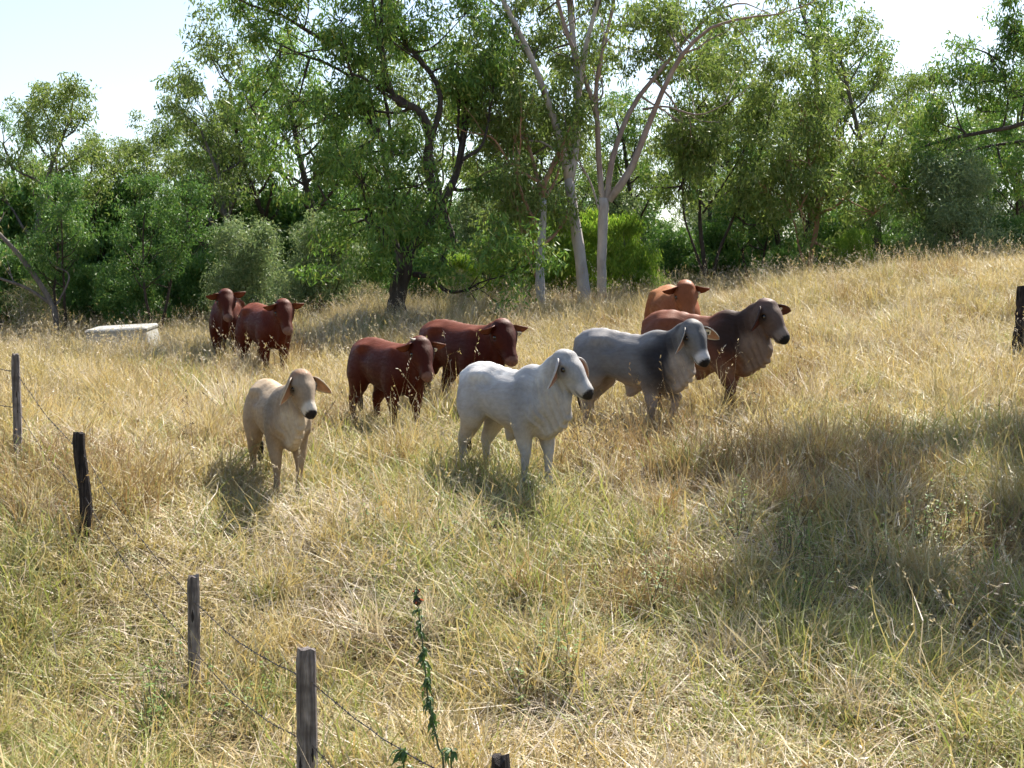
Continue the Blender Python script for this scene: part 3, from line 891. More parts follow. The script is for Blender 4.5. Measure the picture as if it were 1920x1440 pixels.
    for q, (x, y, rz, lab) in enumerate(((9.9, 21.9, .4, 'tall gum just beyond the right edge that shades the slope'), (12.0, 19.4, 2.2, 'second tall gum beyond the right edge that shades the slope'))):
        o = shade if q == 0 else copy_tree(shade)
        o.location = (x, y, gz(x, y) - .05); o.rotation_euler = (0, 0, rz)
        tag(o, lab, 'tree')


make_trees()

# ------------------------------------------------------------------ cattle
def surface_nets(D, org, h):
    nx, ny, nz = D.shape
    pos = np.zeros((nx - 1, ny - 1, nz - 1, 3), np.float32); cnt = np.zeros((nx - 1, ny - 1, nz - 1), np.float32)
    cs = [(i, j, k) for i in (0, 1) for j in (0, 1) for k in (0, 1)]
    sl = lambda c: D[c[0]:nx - 1 + c[0], c[1]:ny - 1 + c[1], c[2]:nz - 1 + c[2]]
    for a in cs:
        for ax in range(3):
            if a[ax]: continue
            b = list(a); b[ax] = 1
            va, vb = sl(a), sl(b); cr = (va < 0) != (vb < 0)
            den = va - vb; den = np.where(np.abs(den) < 1e-9, 1e-9, den)
            t = np.where(cr, va / den, 0)
            for q in range(3): pos[..., q] += cr * a[q]
            pos[..., ax] += t; cnt += cr
    m = cnt > 0
    idx = np.full(m.shape, -1, np.int64); idx[m] = np.arange(m.sum())
    V = pos[m] / cnt[m][:, None] + np.argwhere(m)
    V = V * h + org
    F_ = []
    for ax in range(3):
        o1, o2 = [(1, 2), (2, 0), (0, 1)][ax]
        a = D; b = np.roll(D, -1, ax)
        cr = ((a < 0) != (b < 0))
        I = np.argwhere(cr)
        ok = (I[:, ax] < D.shape[ax] - 1) & (I[:, o1] > 0) & (I[:, o2] > 0) & (I[:, o1] < D.shape[o1] - 1) & (I[:, o2] < D.shape[o2] - 1)
        I = I[ok]
        e1 = np.zeros(3, int); e1[o1] = 1; e2 = np.zeros(3, int); e2[o2] = 1
        g = lambda J: idx[J[:, 0], J[:, 1], J[:, 2]]
        q = np.stack([g(I - e1 - e2), g(I - e2), g(I), g(I - e1)], 1)
        neg = D[I[:, 0], I[:, 1], I[:, 2]] < 0
        q[~neg] = q[~neg][:, ::-1]
        F_.append(q)
    return V, np.concatenate(F_)


class Clay:
    """smooth union of lofted limbs on a grid"""
    def __init__(s, lo, hi, h):
        s.lo = np.array(lo, float); s.h = h
        s.n = np.ceil((np.array(hi) - s.lo) / h).astype(int) + 1
        s.D = np.full(s.n, .25, np.float32)

    def loft(s, st, up=(0, 0, 1), k=.05, n=None):
        """st rows: x y z half_width half_height"""
        st = np.asarray(st, float)
        if n: st = spline(st, n)
        up = np.asarray(up, float)
        for a, b in zip(st[:-1], st[1:]):
            rm = max(a[3:].max(), b[3:].max()) + .10
            lo = np.minimum(a[:3], b[:3]) - rm; hi = np.maximum(a[:3], b[:3]) + rm
            i0 = np.clip(np.floor((lo - s.lo) / s.h).astype(int), 0, s.n); i1 = np.clip(np.ceil((hi - s.lo) / s.h).astype(int) + 1, 0, s.n)
            if np.any(i1 <= i0): continue
            g = [s.lo[q] + np.arange(i0[q], i1[q]) * s.h for q in range(3)]
            X, Y, Z = np.meshgrid(*g, indexing='ij')
            P = np.stack([X, Y, Z], -1)
            ab = b[:3] - a[:3]; L2 = ab @ ab + 1e-12; T = ab / math.sqrt(L2)
            t = np.clip(((P - a[:3]) @ ab) / L2, 0, 1)
            w = a[3] + (b[3] - a[3]) * t; hh = a[4] + (b[4] - a[4]) * t
            o = P - (a[:3] + t[..., None] * ab)
            lat = np.cross(up, T); ln = np.linalg.norm(lat)
            lat = lat / ln if ln > 1e-3 else np.array((0, 1., 0))
            U = np.cross(T, lat)
            mn = np.minimum(w, hh)
            kk = np.sqrt((o @ lat / w) ** 2 + (o @ U / hh) ** 2 + (o @ T / mn) ** 2)
            d = ((kk - 1) * mn).astype(np.float32)
            S = s.D[i0[0]:i1[0], i0[1]:i1[1], i0[2]:i1[2]]
            hq = np.clip(.5 + .5 * (S - d) / k, 0, 1)
            S[...] = S + (d - S) * hq - k * hq * (1 - hq)

    def ball(s, c, r, k=.04, carve=False):
        c = np.asarray(c, float); r = np.broadcast_to(np.asarray(r, float), (3,))
        lo = c - r - .1; hi = c + r + .1
        i0 = np.clip(np.floor((lo - s.lo) / s.h).astype(int), 0, s.n); i1 = np.clip(np.ceil((hi - s.lo) / s.h).astype(int) + 1, 0, s.n)
        if np.any(i1 <= i0): return
        g = [s.lo[q] + np.arange(i0[q], i1[q]) * s.h for q in range(3)]
        X, Y, Z = np.meshgrid(*g, indexing='ij')
        kk = np.sqrt(((X - c[0]) / r[0]) ** 2 + ((Y - c[1]) / r[1]) ** 2 + ((Z - c[2]) / r[2]) ** 2)
        d = ((kk - 1) * r.min()).astype(np.float32)
        S = s.D[i0[0]:i1[0], i0[1]:i1[1], i0[2]:i1[2]]
        if carve:
            hq = np.clip(.5 - .5 * (S + d) / k, 0, 1)
            S[...] = S + (-d - S) * hq + k * hq * (1 - hq)
            return
        hq = np.clip(.5 + .5 * (S - d) / k, 0, 1)
        S[...] = S + (d - S) * hq - k * hq * (1 - hq)


def coat_material():
    k = NT('cattle_coat')
    a = k.n('Attribute'); a.attribute_name = 'coat'
    tc = k.n('TexCoord')
    n1 = k.noise(6, 3, .55, tc.outputs['Object']); n2 = k.noise(90, 3, .6, tc.outputs['Object'])
    c = k.mix(k.ramp(n1, [(.3, 0.), (.75, .55)]), a.outputs['Color'], k.mix(1.0, a.outputs['Color'], (.62, .58, .55), 'MULTIPLY'))
    c = k.mix(k.math('MULTIPLY', n2, .06), c, k.mix(1.0, c, (.5, .5, .5), 'MULTIPLY'))
    mp = k.n('Mapping'); mp.inputs['Scale'].default_value = (1, 1, .22); k.t.links.new(tc.outputs['Object'], mp.inputs['Vector'])
    n3 = k.noise(26, 2, .5, mp.outputs[0])
    h = k.math('ADD', k.math('ADD', k.math('MULTIPLY', n1, .6), k.math('MULTIPLY', n2, .08)), k.math('MULTIPLY', n3, .5))
    mq = k.n('Mapping'); mq.inputs['Scale'].default_value = (.16, 1, .45); k.t.links.new(tc.outputs['Object'], mq.inputs['Vector'])
    hair = k.noise(70, 3, .6, mq.outputs[0])
    c = k.mix(k.ramp(hair, [(.35, .0), (.7, .42)]), c, k.mix(1.0, c, (.60, .57, .55), 'MULTIPLY'))
    h = k.math('ADD', h, k.math('MULTIPLY', hair, .5))
    return k.done(k.principled(c, k.ramp(hair, [(.3, .46), (.7, .72)]), k.bump(h, .45, .015), spec=.16, Specular_Tint=(1.0, .80, .66, 1.0)))


COAT = coat_material()


def plain(name, col, rough=.5, spec=.5):
    k = NT(name)
    g = k.n('TexCoord')
    c = k.mix(k.math('MULTIPLY', k.noise(30, 3, .6, g.outputs['Object']), .35), col, tuple(v * .6 for v in col))
    return k.done(k.principled(c, rough, spec=spec))


EYE = plain('eye_black', (.008, .006, .005), .08, .8)
HORN = plain('horn', (.34, .29, .23), .45)
TAGW = plain('ear_tag_plastic', (.80, .80, .74), .4)
TAGN = plain('ear_tag_print', (.02, .02, .025), .5)


def ss(a, b, x):
    t = np.clip((x - a) / (b - a), 0, 1); return t * t * (3 - 2 * t)


def ear_shell(root, d, w, nrm_, L, W, cup, droop):
    """leaf-shaped ear: root, direction, side direction, face normal"""
    n, m = 10, 7
    rows = []
    for i in range(n + 1):
        t = i / n
        wd = W * (math.sin(math.pi * min(1, t ** .72 * .97 + .03)) ** .75) * (1.0 if t > .12 else .55 + 3.5 * t)
        c = root + d * L * t + np.array((0, 0, -droop * L * t * t))
        for j in range(m):
            s = -1 + 2 * j / (m - 1)
            rows.append(c + w * wd * s + nrm_ * cup * (s * s) * wd + nrm_ * .02 * math.sin(t * 3))
    Vf = np.array(rows); th = .011
    Vb = Vf - nrm_ * th
    V = np.vstack([Vf, Vb]); N = len(Vf); Q = []
    for i in range(n):
        for j in range(m - 1):
            a = i * m + j; Q.append((a, a + 1, a + m + 1, a + m)); Q.append((N + a, N + a + m, N + a + m + 1, N + a + 1))
        a = i * m; Q.append((a, a + m, N + a + m, N + a)); a = i * m + m - 1; Q.append((a, N + a, N + a + m, a + m))
    for j in range(m - 1):
        a = n * m + j; Q.append((a, a + 1, N + a + 1, N + a)); a = j; Q.append((a, N + a, N + a + 1, a + 1))
    return V, np.array(Q), N


def make_animal(S):
    """one beast, hip height 1; x forward, y to its left"""
    hy, ny = R(S['head_yaw']), R(S['head_yaw'] * .62)
    bw, bd = S.get('wide', 1.0), S.get('deep', 1.0)
    C = Clay((-.80, -.58, -.03), (1.32, .70 if S['head_yaw'] >= 0 else .58, 1.42), .0155)
    # torso: x, y, z, half width, half height
    T = [(-.575, 0, .83, .06, .08), (-.53, 0, .815, .13 * bw, .155), (-.45, 0, .80, .185 * bw, .195), (-.33, 0, .785, .215 * bw, .212),
         (-.20, 0, .765, .205 * bw, .212 * bd), (-.05, 0, .73, .215 * bw, .225 * bd), (.10, 0, .70, .228 * bw, .238 * bd), (.24, 0, .685, .21 * bw, .240 * bd),
         (.36, 0, .685, .178 * bw, .235), (.46, 0, .68, .145 * bw, .21), (.54, 0, .665, .10 * bw, .16), (.60, 0, .65, .055, .085)]
    C.loft(T, k=.03, n=26)
    C.loft([(-.5, 0, .955, .05, .03), (-.3, 0, .972, .045, .03), (-.05, 0, .932, .035, .03), (.2, 0, .905, .035, .03), (.36, 0, .90, .04, .03)], k=.06, n=9)   # backbone
    for s in (-1, 1):
        C.ball((-.27, s * .150 * bw, .915), (.06, .045, .032), .075)     # hook bones
        C.ball((-.55, s * .075, .90), (.04, .035, .035), .05)           # pin bones
        C.ball((-.13, s * .235 * bw, .865), (.075, .05, .06), .05, carve=True)   # hollow flank
        C.ball((.35, s * .135 * bw, .72), (.10, .05, .17), .08)          # shoulder blade
        C.ball((.47, s * .12, .64), (.08, .06, .09), .06)               # point of shoulder
    hump = S.get('hump', 0)
    if hump:
        C.loft([(.16, 0, .885, .045, .04), (.27, 0, .90 + .03 * hump, .058, .03 + .06 * hump), (.36, 0, .905 + .03 * hump, .055, .03 + .06 * hump), (.45, 0, .875, .05, .04)], k=.06, n=8)
    # neck and head
    nb = np.array((.44, 0, .77)); nl = S.get('neck', .42); npit = R(S.get('neck_pitch', 36))
    nd = np.array((math.cos(npit) * math.cos(ny), math.cos(npit) * math.sin(ny), math.sin(npit)))
    poll = nb + nd * nl + np.array((0, 0, .085))
    hp = R(S['head_pitch'])
    h = np.array((math.cos(hp) * math.cos(hy), math.cos(hp) * math.sin(hy), -math.sin(hp)))
    l = np.array((-math.sin(hy), math.cos(hy), 0.0))
    u = np.cross(h, l)
    hz = S.get('hsz', 1.1); HL = S.get('head', .365) * hz
    ne = poll + h * .01 - u * .115 * hz
    mid = (nb + ne) / 2 + np.array((0, 0, .015))
    nt = S.get('neck_thick', 1.0)
    C.loft([(*(nb + (-.06, 0, -.06)), .15 * nt, .23), (*(nb * .6 + ne * .4 + (0, 0, -.01)), .084 * nt, .132), (*(nb * .25 + ne * .75), .066 * nt, .094), (*ne, .062, .080)], k=.06, n=9)
    hs = lambda t, w, hh, off=0: (*(poll + h * HL * t + u * off * hz), w * hz, hh * hz)
    z = S.get('face', 1.0)
    C.loft([hs(-.02, .074, .062, -.075), hs(.12, .100, .098, -.085), hs(.30, .105 * z, .105, -.085), hs(.45, .082 * z, .090, -.080), hs(.62, .058 * z, .070, -.080), hs(.80, .048 * z, .057, -.084), hs(.93, .050 * z, .052, -.088), hs(1.03, .044 * z, .043, -.092)], up=u, k=.025, n=14)
    C.loft([hs(.10, .055, .05, -.165), hs(.32, .056, .05, -.172), hs(.55, .040, .036, -.150), hs(.80, .033, .026, -.132), hs(.95, .030, .022, -.128)], up=u, k=.045, n=8)   # jaw
    C.loft([hs(-.03, .05, .03, -.03), hs(.10, .055, .03, .0 + .012 * hump)], up=u, k=.05)    # poll knob
    for s in (-1, 1):
        C.ball(poll + h * HL * .30 + l * s * .086 * hz - u * .052 * hz, .034, .035)     # brow
        C.ball(poll + h * HL * .93 + l * s * .029 * hz - u * .072 * hz, .020, .02)      # nostril wing
    for s in (-1, 1):
        C.ball(poll + h * HL * .345 + l * s * .110 * hz - u * .066 * hz, (.023 * hz,) * 3, .012, carve=True)   # eye socket
        C.ball(poll + h * HL * 1.11 + l * s * .028 * hz - u * .080 * hz, (.014 * hz,) * 3, .008, carve=True)   # nostril
    dw = S.get('dewlap', .0)
    if dw:
        thr = poll + h * HL * .55 - u * .205 * hz
        br = np.array((.56, 0, .46))
        for i in range(15):       # hanging skin from throat to brisket
            t = i / 14
            c = thr * (1 - t) + br * t + np.array((.075 * math.sin(t * math.pi), 0, -.045 * math.sin(t * math.pi))) * dw
            up_ = (nb * .4 + ne * .6) * (1 - t) + np.array((.42, 0, .70)) * t
            C.loft([(*up_, .035, .05), (*((c + up_) / 2), .019, .045), (*c, .016, .034)], up=(0, 1, 0), k=.03)
        C.ball((.50, 0, .49), (.08, .05, .08), .06)
    if S.get('sheath'):
        C.loft([(.10, 0, .47, .05, .05), (.02, 0, .43, .032, .05), (-.01, 0, .385, .022, .022)], k=.05)
    # legs: per leg (foot x shift, lift)
    lg = S.get('legs', ((0, 0), (0, 0), (0, 0), (0, 0)))
    st = S.get('stout', 1.0)
    for i, (sx, (fx, lift)) in enumerate(zip((1, -1, 1, -1), lg)):
        y = sx * .135 * bw
        if i < 2:
            kx = .37 + fx * .55 + (.06 if lift else 0)
            C.loft([(.36, y * .95, .72, .075, .13), (.335 + fx * .1, y * 1.05, .56, .070 * st, .095 * st), (.345 + fx * .3, y * 1.02, .43, .054 * st, .066 * st), (kx, y * .92, .295 + lift, .040 * st, .046 * st)], up=(1, 0, 0), k=.05, n=8)
            C.loft([(kx, y * .92, .295 + lift, .042 * st, .046 * st), (.355 + fx * .8, y * .88, .18 + lift * .6, .029 * st, .032 * st), (.35 + fx, y * .86, .085 + lift * .5, .031 * st, .034 * st), (.37 + fx, y * .86, .045 + lift * .4, .034, .036), (.385 + fx, y * .86, .0 + lift * .4, .044, .046)], up=(1, 0, 0), k=.025, n=9)
        else:
            C.loft([(-.40, y * .85, .80, .085, .15), (-.37 + fx * .1, y * 1.08, .66, .095 * st, .15), (-.35 + fx * .2, y * 1.10, .55, .080 * st, .115 * st), (-.44 + fx * .5, y * 1.0, .42, .052 * st, .065 * st), (-.505 + fx * .75, y * .95, .33, .037 * st, .046 * st)], up=(1, 0, 0), k=.05, n=10)
            C.loft([(-.51 + fx * .75, y * .95, .335, .036 * st, .044 * st), (-.49 + fx * .9, y * .93, .20, .030 * st, .036 * st), (-.475 + fx, y * .92, .09, .032 * st, .036 * st), (-.455 + fx, y * .92, .045, .035, .037), (-.44 + fx, y * .92, 0, .045, .047)], up=(1, 0, 0), k=.025, n=9)
    # tail
    tx = S.get('tail', 0.0)
    C.loft([(-.55, 0, .945, .03, .03), (-.60, tx * .1, .90, .022, .022), (-.622, tx * .3, .75, .019, .019), (-.625, tx * .7, .58, .017, .017), (-.62, tx, .44, .019, .019)], k=.03, n=10)
    C.loft([(-.62, tx, .46, .02, .02), (-.615, tx * 1.1, .36, .034, .034), (-.60, tx * 1.1, .27, .026, .026), (-.595, tx * 1.1, .22, .016, .016)], k=.02, n=6)
    V, Q = surface_nets(C.D, C.lo, C.h)
    # gentle relaxation
    E = np.concatenate([Q[:, [0, 1]], Q[:, [1, 2]], Q[:, [2, 3]], Q[:, [3, 0]]])
    for lam in (.5, -.3, .5, -.3):
        A = np.zeros_like(V); c = np.zeros(len(V))
        np.add.at(A, E[:, 0], V[E[:, 1]]); np.add.at(c, E[:, 0], 1)
        V = V + lam * (A / np.maximum(c, 1)[:, None] - V)
    if dw >= .8:
        fn = np.cross(V[Q[:, 2]] - V[Q[:, 0]], V[Q[:, 3]] - V[Q[:, 1]]); NV = np.zeros_like(V)
        for q in range(4): np.add.at(NV, Q[:, q], fn)
        NV /= np.linalg.norm(NV, axis=1, keepdims=True) + 1e-9
        r_ = V - poll; m_ = ss(.42, .52, V[:, 0]) * ss(.95, .86, V[:, 2] - .25 * (V[:, 0] - .5)) * ss(.44, .52, V[:, 2]) * ss(-.13, -.19, r_ @ u / hz)
        ph_ = (V[:, 0] * 1.0 + V[:, 2] * .32) / .066 * 2 * math.pi
        V = V + NV * (m_ * (.009 * np.sin(ph_) + .004 * np.sin(ph_ * 1.7 + V[:, 2] * 20)))[:, None]
    nbody = len(V)
    rel = V - poll
    ht, hu, hl = rel @ h / HL, rel @ u / hz, rel @ l / hz
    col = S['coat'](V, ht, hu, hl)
    # hooves and tail switch
    col = np.where((ss(.06, .04, V[:, 2]))[:, None] > .5, np.array((.05, .045, .04)), col)
    sw = (V[:, 0] < -.56) & (V[:, 2] < .42) & (np.abs(V[:, 1]) < .12) & (V[:, 2] > .18) & (V[:, 0] < -.565)
    col[sw] = S.get('switch', (.012, .011, .011))
    # ears
    EL, EW = S['ear']
    allV, allQ, allC = [V], [Q], [col]; nn = nbody
    tags = None
    for s in (-1, 1):
        dv = S['ear_dir'][0 if s < 0 else 1]
        d = nrm(l * s * dv[0] + np.array((0, 0, dv[1])) + h * dv[2])
        f = nrm(h - d * (h @ d) + np.array((0, 0, -.15)) * 1.0); f = nrm(f - d * (f @ d))
        w = np.cross(d, f)
        rt = poll + h * HL * .06 + l * s * .082 * hz - u * .040 * hz
        Ve, Qe, N = ear_shell(rt, d, w, f, EL, EW, .35, S.get('ear_droop', .25))
        allV.append(Ve); allQ.append(Qe + nn); nn += len(Ve)
        ce = np.zeros((len(Ve), 3)); ce[:N] = S['ear_in']; ce[N:] = S['ear_out']
        rim = np.tile(np.array([j in (0, 6) for j in range(7)]), 11); ce[:N][rim] = S['ear_rim']; 
        allC.append(ce)
        if s > 0: tags = (rt, d, w, f)
    V = np.vstack(allV); Q = np.concatenate(allQ); col = np.vstack(allC)
    me = new_mesh('cattle_body', V, Q, [COAT], True); vcol(me, col)
    x = (S['px'] - 960) / F * S['d']
    root = empty(S['name'], (x, S['d'], gz(x, S['d']) - .02), R(S['theta'] - 90), S['size'])
    link('body', me, root)
    for s in (-1, 1):
        B = Build(); e = poll + h * HL * .345 + l * s * .093 * hz * (1 + .4 * (z - 1)) - u * .066 * hz
        th = np.linspace(0, math.pi, 7)
        ring = np.array([(math.sin(a) * math.cos(b), math.sin(a) * math.sin(b), math.cos(a)) for a in th for b in np.linspace(0, 2 * math.pi, 11)[:-1]]) * (.024 * hz, .024 * hz, .021 * hz)
        Qs = [(i * 10 + j, i * 10 + (j + 1) % 10, i * 10 + 10 + (j + 1) % 10, i * 10 + 10 + j) for i in range(6) for j in range(10)]
        B.add(ring + e, Qs); link('eye', B.mesh('eye', [EYE], True), root)
    if S.get('horn'):
        s = S['horn']
        p0 = poll + h * HL * .03 + l * s * .055 - u * .01
        pts = spline([p0, p0 + l * s * .045 + u * .012, p0 + l * s * .085 + u * .045], 7)
        V_, Q_, T_ = tube(pts, np.linspace(.020, .005, 7), 8); B = Build(); B.add(V_, Q_, T_); link('horn', B.mesh('horn', [HORN], True), root)
    if S.get('tag'):
        rt, d, w, f = tags
        tt = S.get('tag_at', .42)
        c = rt + d * EL * tt + np.array((0, 0, -S.get('ear_droop', .25) * EL * tt * tt)) + f * .020 + np.array((0, 0, S.get('tag_dz', -.015)))
        U = nrm(np.array((0, 0, 1.)) - f * f[2]); X = np.cross(U, f)
        B = Build(); o8 = [(-.026, -.034), (.026, -.034), (.032, -.026), (.032, .020), (.012, .036), (-.012, .036), (-.032, .020), (-.032, -.026)]
        fr = np.array([c + X * a * S['tag_size'] + U * b * S['tag_size'] for a, b in o8]); bk = fr - f * .004
        Tq = [(0, i, i + 1) for i in range(1, 7)] + [(8, 8 + i + 1, 8 + i) for i in range(1, 7)]
        B.add(np.vstack([fr, bk]), [(i, 8 + i, 8 + (i + 1) % 8, (i + 1) % 8) for i in range(8)], Tq)
        tg = link('ear_tag', B.mesh('ear_tag', [TAGW]), root)
        cu = bpy.data.curves.new('number', 'FONT'); cu.body = S['tag']; cu.size = .046 * S['tag_size']; cu.align_x = 'CENTER'; cu.align_y = 'CENTER'; cu.extrude = .0006; cu.offset = .0012
        cu.materials.append(TAGN)
        tmp = bpy.data.objects.new('tag_number_outline', cu); COL.objects.link(tmp)
        nm = bpy.data.meshes.new_from_object(tmp); bpy.data.objects.remove(tmp); nm.name = 'tag_number'
        to = link('tag_number', nm, tg)
        to.matrix_local = Matrix(((X[0], U[0], f[0], c[0] + f[0] * .002 - U[0] * .006), (X[1], U[1], f[1], c[1] + f[1] * .002 - U[1] * .006), (X[2], U[2], f[2], c[2] + f[2] * .002 - U[2] * .006), (0, 0, 0, 1)))
    tag(root, S['label'], S.get('cat', 'cow'), S.get('group'))
    return root


def lerp(a, b, f): return a * (1 - f[:, None]) + np.asarray(b) * f[:, None]


def gauss(V, c, r): return np.exp(-(((V - np.asarray(c)) / np.asarray(r)) ** 2).sum(1))


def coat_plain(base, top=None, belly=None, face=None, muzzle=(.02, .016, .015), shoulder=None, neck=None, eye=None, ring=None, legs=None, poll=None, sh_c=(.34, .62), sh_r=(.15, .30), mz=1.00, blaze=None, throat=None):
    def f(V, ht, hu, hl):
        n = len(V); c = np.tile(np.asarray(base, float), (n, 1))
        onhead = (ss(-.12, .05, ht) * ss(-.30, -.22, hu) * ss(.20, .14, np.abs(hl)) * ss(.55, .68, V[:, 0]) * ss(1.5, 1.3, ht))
        if top is not None: c = lerp(c, top, ss(.80, .95, V[:, 2]) * (1 - onhead))  # sunlit back painted in: coat lightens upward from the darker flank tone
        if belly is not None: c = lerp(c, belly, ss(.62, .46, V[:, 2]) * ss(.30, .46, V[:, 2]) * .9)
        if legs is not None: c = lerp(c, legs, ss(.48, .30, V[:, 2]))
        if shoulder is not None:
            g = np.exp(-((V[:, 0] - sh_c[0]) / sh_r[0]) ** 2 - ((V[:, 2] - sh_c[1] - .12) / sh_r[1]) ** 2)
            g = g + .10 * np.sin(V[:, 2] * 23 + V[:, 0] * 9) * g * (1 - g) * 4; c = lerp(c, shoulder, ss(.05, .95, g))
        if neck is not None: c = lerp(c, neck, ss(.50, .62, V[:, 0]) * (1 - onhead))
        if throat is not None: c = lerp(c, throat, ss(.50, .60, V[:, 0]) * ss(.86, .74, V[:, 2]) * (1 - onhead * ss(-.2, -.1, hu)))
        if face is not None: c = lerp(c, face, onhead)
        if poll is not None: c = lerp(c, poll, onhead * ss(.22, .02, ht) * ss(-.10, -.02, hu))
        if blaze is not None: c = lerp(c, blaze, onhead * ss(.045, .02, np.abs(hl)) * ss(-.075, -.04, hu) * ss(.15, .3, ht))
        if eye is not None: c = lerp(c, eye, np.exp(-((ht - .36) / .12) ** 2 - ((hu + .07) / .042) ** 2 - ((np.abs(hl) - .09) / .05) ** 2))
        if ring is not None: c = lerp(c, ring, onhead * ss(.74, .86, ht))
        c = c * (1 - .75 * (np.exp(-((hu + .130) / .011) ** 2) * ss(.74, .86, ht) * ss(1.5, 1.3, ht)))[:, None]      # mouth
        if muzzle is not None: c = lerp(c, muzzle, ss(mz, mz + .03, ht) * ss(-.145, -.118, hu) * ss(1.5, 1.3, ht))
        return c
    return f


def make_cattle():
    brah = dict(deep=.95, hsz=1.03, wide=.82, neck_thick=.88, hump=1.0, dewlap=1.0, ear=(.215, .066), ear_dir=((.52, -.82, -.05), (.93, -.30, .15)), ear_droop=.28, sheath=True, neck_pitch=40, stout=.88)
    redk = dict(hump=0, dewlap=.45, ear=(.18, .062), ear_dir=((.95, -.12, .1), (.97, .06, .1)), ear_droop=.08, wide=.98, deep=1.08, hsz=1.12, neck_thick=1.0, neck_pitch=27, neck=.37, stout=1.0, head=.365, face=1.08,
                ear_in=(.17, .055, .03), ear_out=(.10, .022, .01), ear_rim=(.14, .035, .015))
    L = []
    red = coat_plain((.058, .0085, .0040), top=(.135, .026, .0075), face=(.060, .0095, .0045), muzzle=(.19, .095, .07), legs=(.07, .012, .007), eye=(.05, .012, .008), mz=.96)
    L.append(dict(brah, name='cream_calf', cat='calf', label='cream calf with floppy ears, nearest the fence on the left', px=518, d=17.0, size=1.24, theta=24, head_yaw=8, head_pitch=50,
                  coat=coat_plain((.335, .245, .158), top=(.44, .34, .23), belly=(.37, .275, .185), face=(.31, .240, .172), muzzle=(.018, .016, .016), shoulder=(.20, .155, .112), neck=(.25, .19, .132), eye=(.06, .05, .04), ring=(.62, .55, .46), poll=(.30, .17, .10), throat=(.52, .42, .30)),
                  ear_in=(.46, .26, .16), ear_out=(.46, .34, .22), ear_rim=(.62, .55, .45), hump=0.3, dewlap=1.0, deep=.98, legs=((.05, 0), (0, 0), (0, 0), (.04, 0))))
    L.append(dict(brah, name='white_calf', cat='calf', label='white humped calf with floppy ears in the middle of the herd', neck=0.39, px=955, d=17.0, size=1.36, theta=37, head_yaw=11, head_pitch=42, neck_pitch=44,
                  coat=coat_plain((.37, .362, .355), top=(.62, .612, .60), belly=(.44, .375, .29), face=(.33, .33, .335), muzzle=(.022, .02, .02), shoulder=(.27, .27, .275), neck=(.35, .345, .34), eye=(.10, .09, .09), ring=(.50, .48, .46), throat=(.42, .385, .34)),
                  ear_in=(.40, .21, .15), ear_out=(.46, .45, .45), ear_rim=(.62, .58, .54), hump=0.6, dewlap=1.25, ear_dir=((.46, -.86, -.12), (.86, -.50, .12)), legs=((.06, 0), (-.02, 0), (.03, 0), (-.04, 0))))
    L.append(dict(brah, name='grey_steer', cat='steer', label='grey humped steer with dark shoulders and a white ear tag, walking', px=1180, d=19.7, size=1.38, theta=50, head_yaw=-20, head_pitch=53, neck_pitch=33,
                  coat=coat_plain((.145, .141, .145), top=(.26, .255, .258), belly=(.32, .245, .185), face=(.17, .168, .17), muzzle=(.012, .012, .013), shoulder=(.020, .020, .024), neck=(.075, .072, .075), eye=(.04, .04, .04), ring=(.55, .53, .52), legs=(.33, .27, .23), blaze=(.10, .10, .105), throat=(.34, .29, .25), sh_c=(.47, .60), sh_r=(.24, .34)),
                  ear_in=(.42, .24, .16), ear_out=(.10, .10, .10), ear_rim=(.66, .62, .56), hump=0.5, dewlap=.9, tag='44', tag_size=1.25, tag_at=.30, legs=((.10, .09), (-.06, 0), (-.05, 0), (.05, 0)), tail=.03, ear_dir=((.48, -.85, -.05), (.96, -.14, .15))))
    L.append(dict(brah, name='brown_bull', cat='bull', label='brown humped bull with dark shoulders and wide ears, right of the grey steer', px=1310, d=21.0, size=1.5, theta=48, head_yaw=-10, head_pitch=46, neck_pitch=36,
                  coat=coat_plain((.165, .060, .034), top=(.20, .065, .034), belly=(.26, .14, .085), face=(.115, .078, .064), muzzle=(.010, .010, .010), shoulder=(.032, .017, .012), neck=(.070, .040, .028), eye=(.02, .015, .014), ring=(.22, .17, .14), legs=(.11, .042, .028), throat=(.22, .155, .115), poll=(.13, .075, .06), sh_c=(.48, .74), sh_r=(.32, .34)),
                  ear_in=(.10, .035, .025), ear_out=(.05, .03, .025), ear_rim=(.06, .03, .025), hump=0.65, dewlap=1.35, tag='9', tag_size=.9, tag_at=.28, legs=((-.14, 0), (.12, 0), (-.06, 0), (.08, 0)), ear_dir=((.48, -.85, -.05), (.98, .06, .12)), ear_droop=.2))
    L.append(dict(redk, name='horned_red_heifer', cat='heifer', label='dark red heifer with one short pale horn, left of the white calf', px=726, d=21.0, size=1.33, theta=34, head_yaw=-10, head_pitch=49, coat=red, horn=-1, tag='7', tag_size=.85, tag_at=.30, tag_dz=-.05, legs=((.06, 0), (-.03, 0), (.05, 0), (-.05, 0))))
    L.append(dict(redk, name='dark_red_cow', cat='cow', label='dark red cow with a white numbered ear tag behind the white calf', px=865, d=22.6, size=1.47, theta=38, head_yaw=-12, head_pitch=52, neck_pitch=24, coat=red, tag='117', tag_size=1.15, tag_at=.34, tag_dz=-.06, legs=((.08, 0), (-.06, 0), (.06, 0), (-.05, 0))))
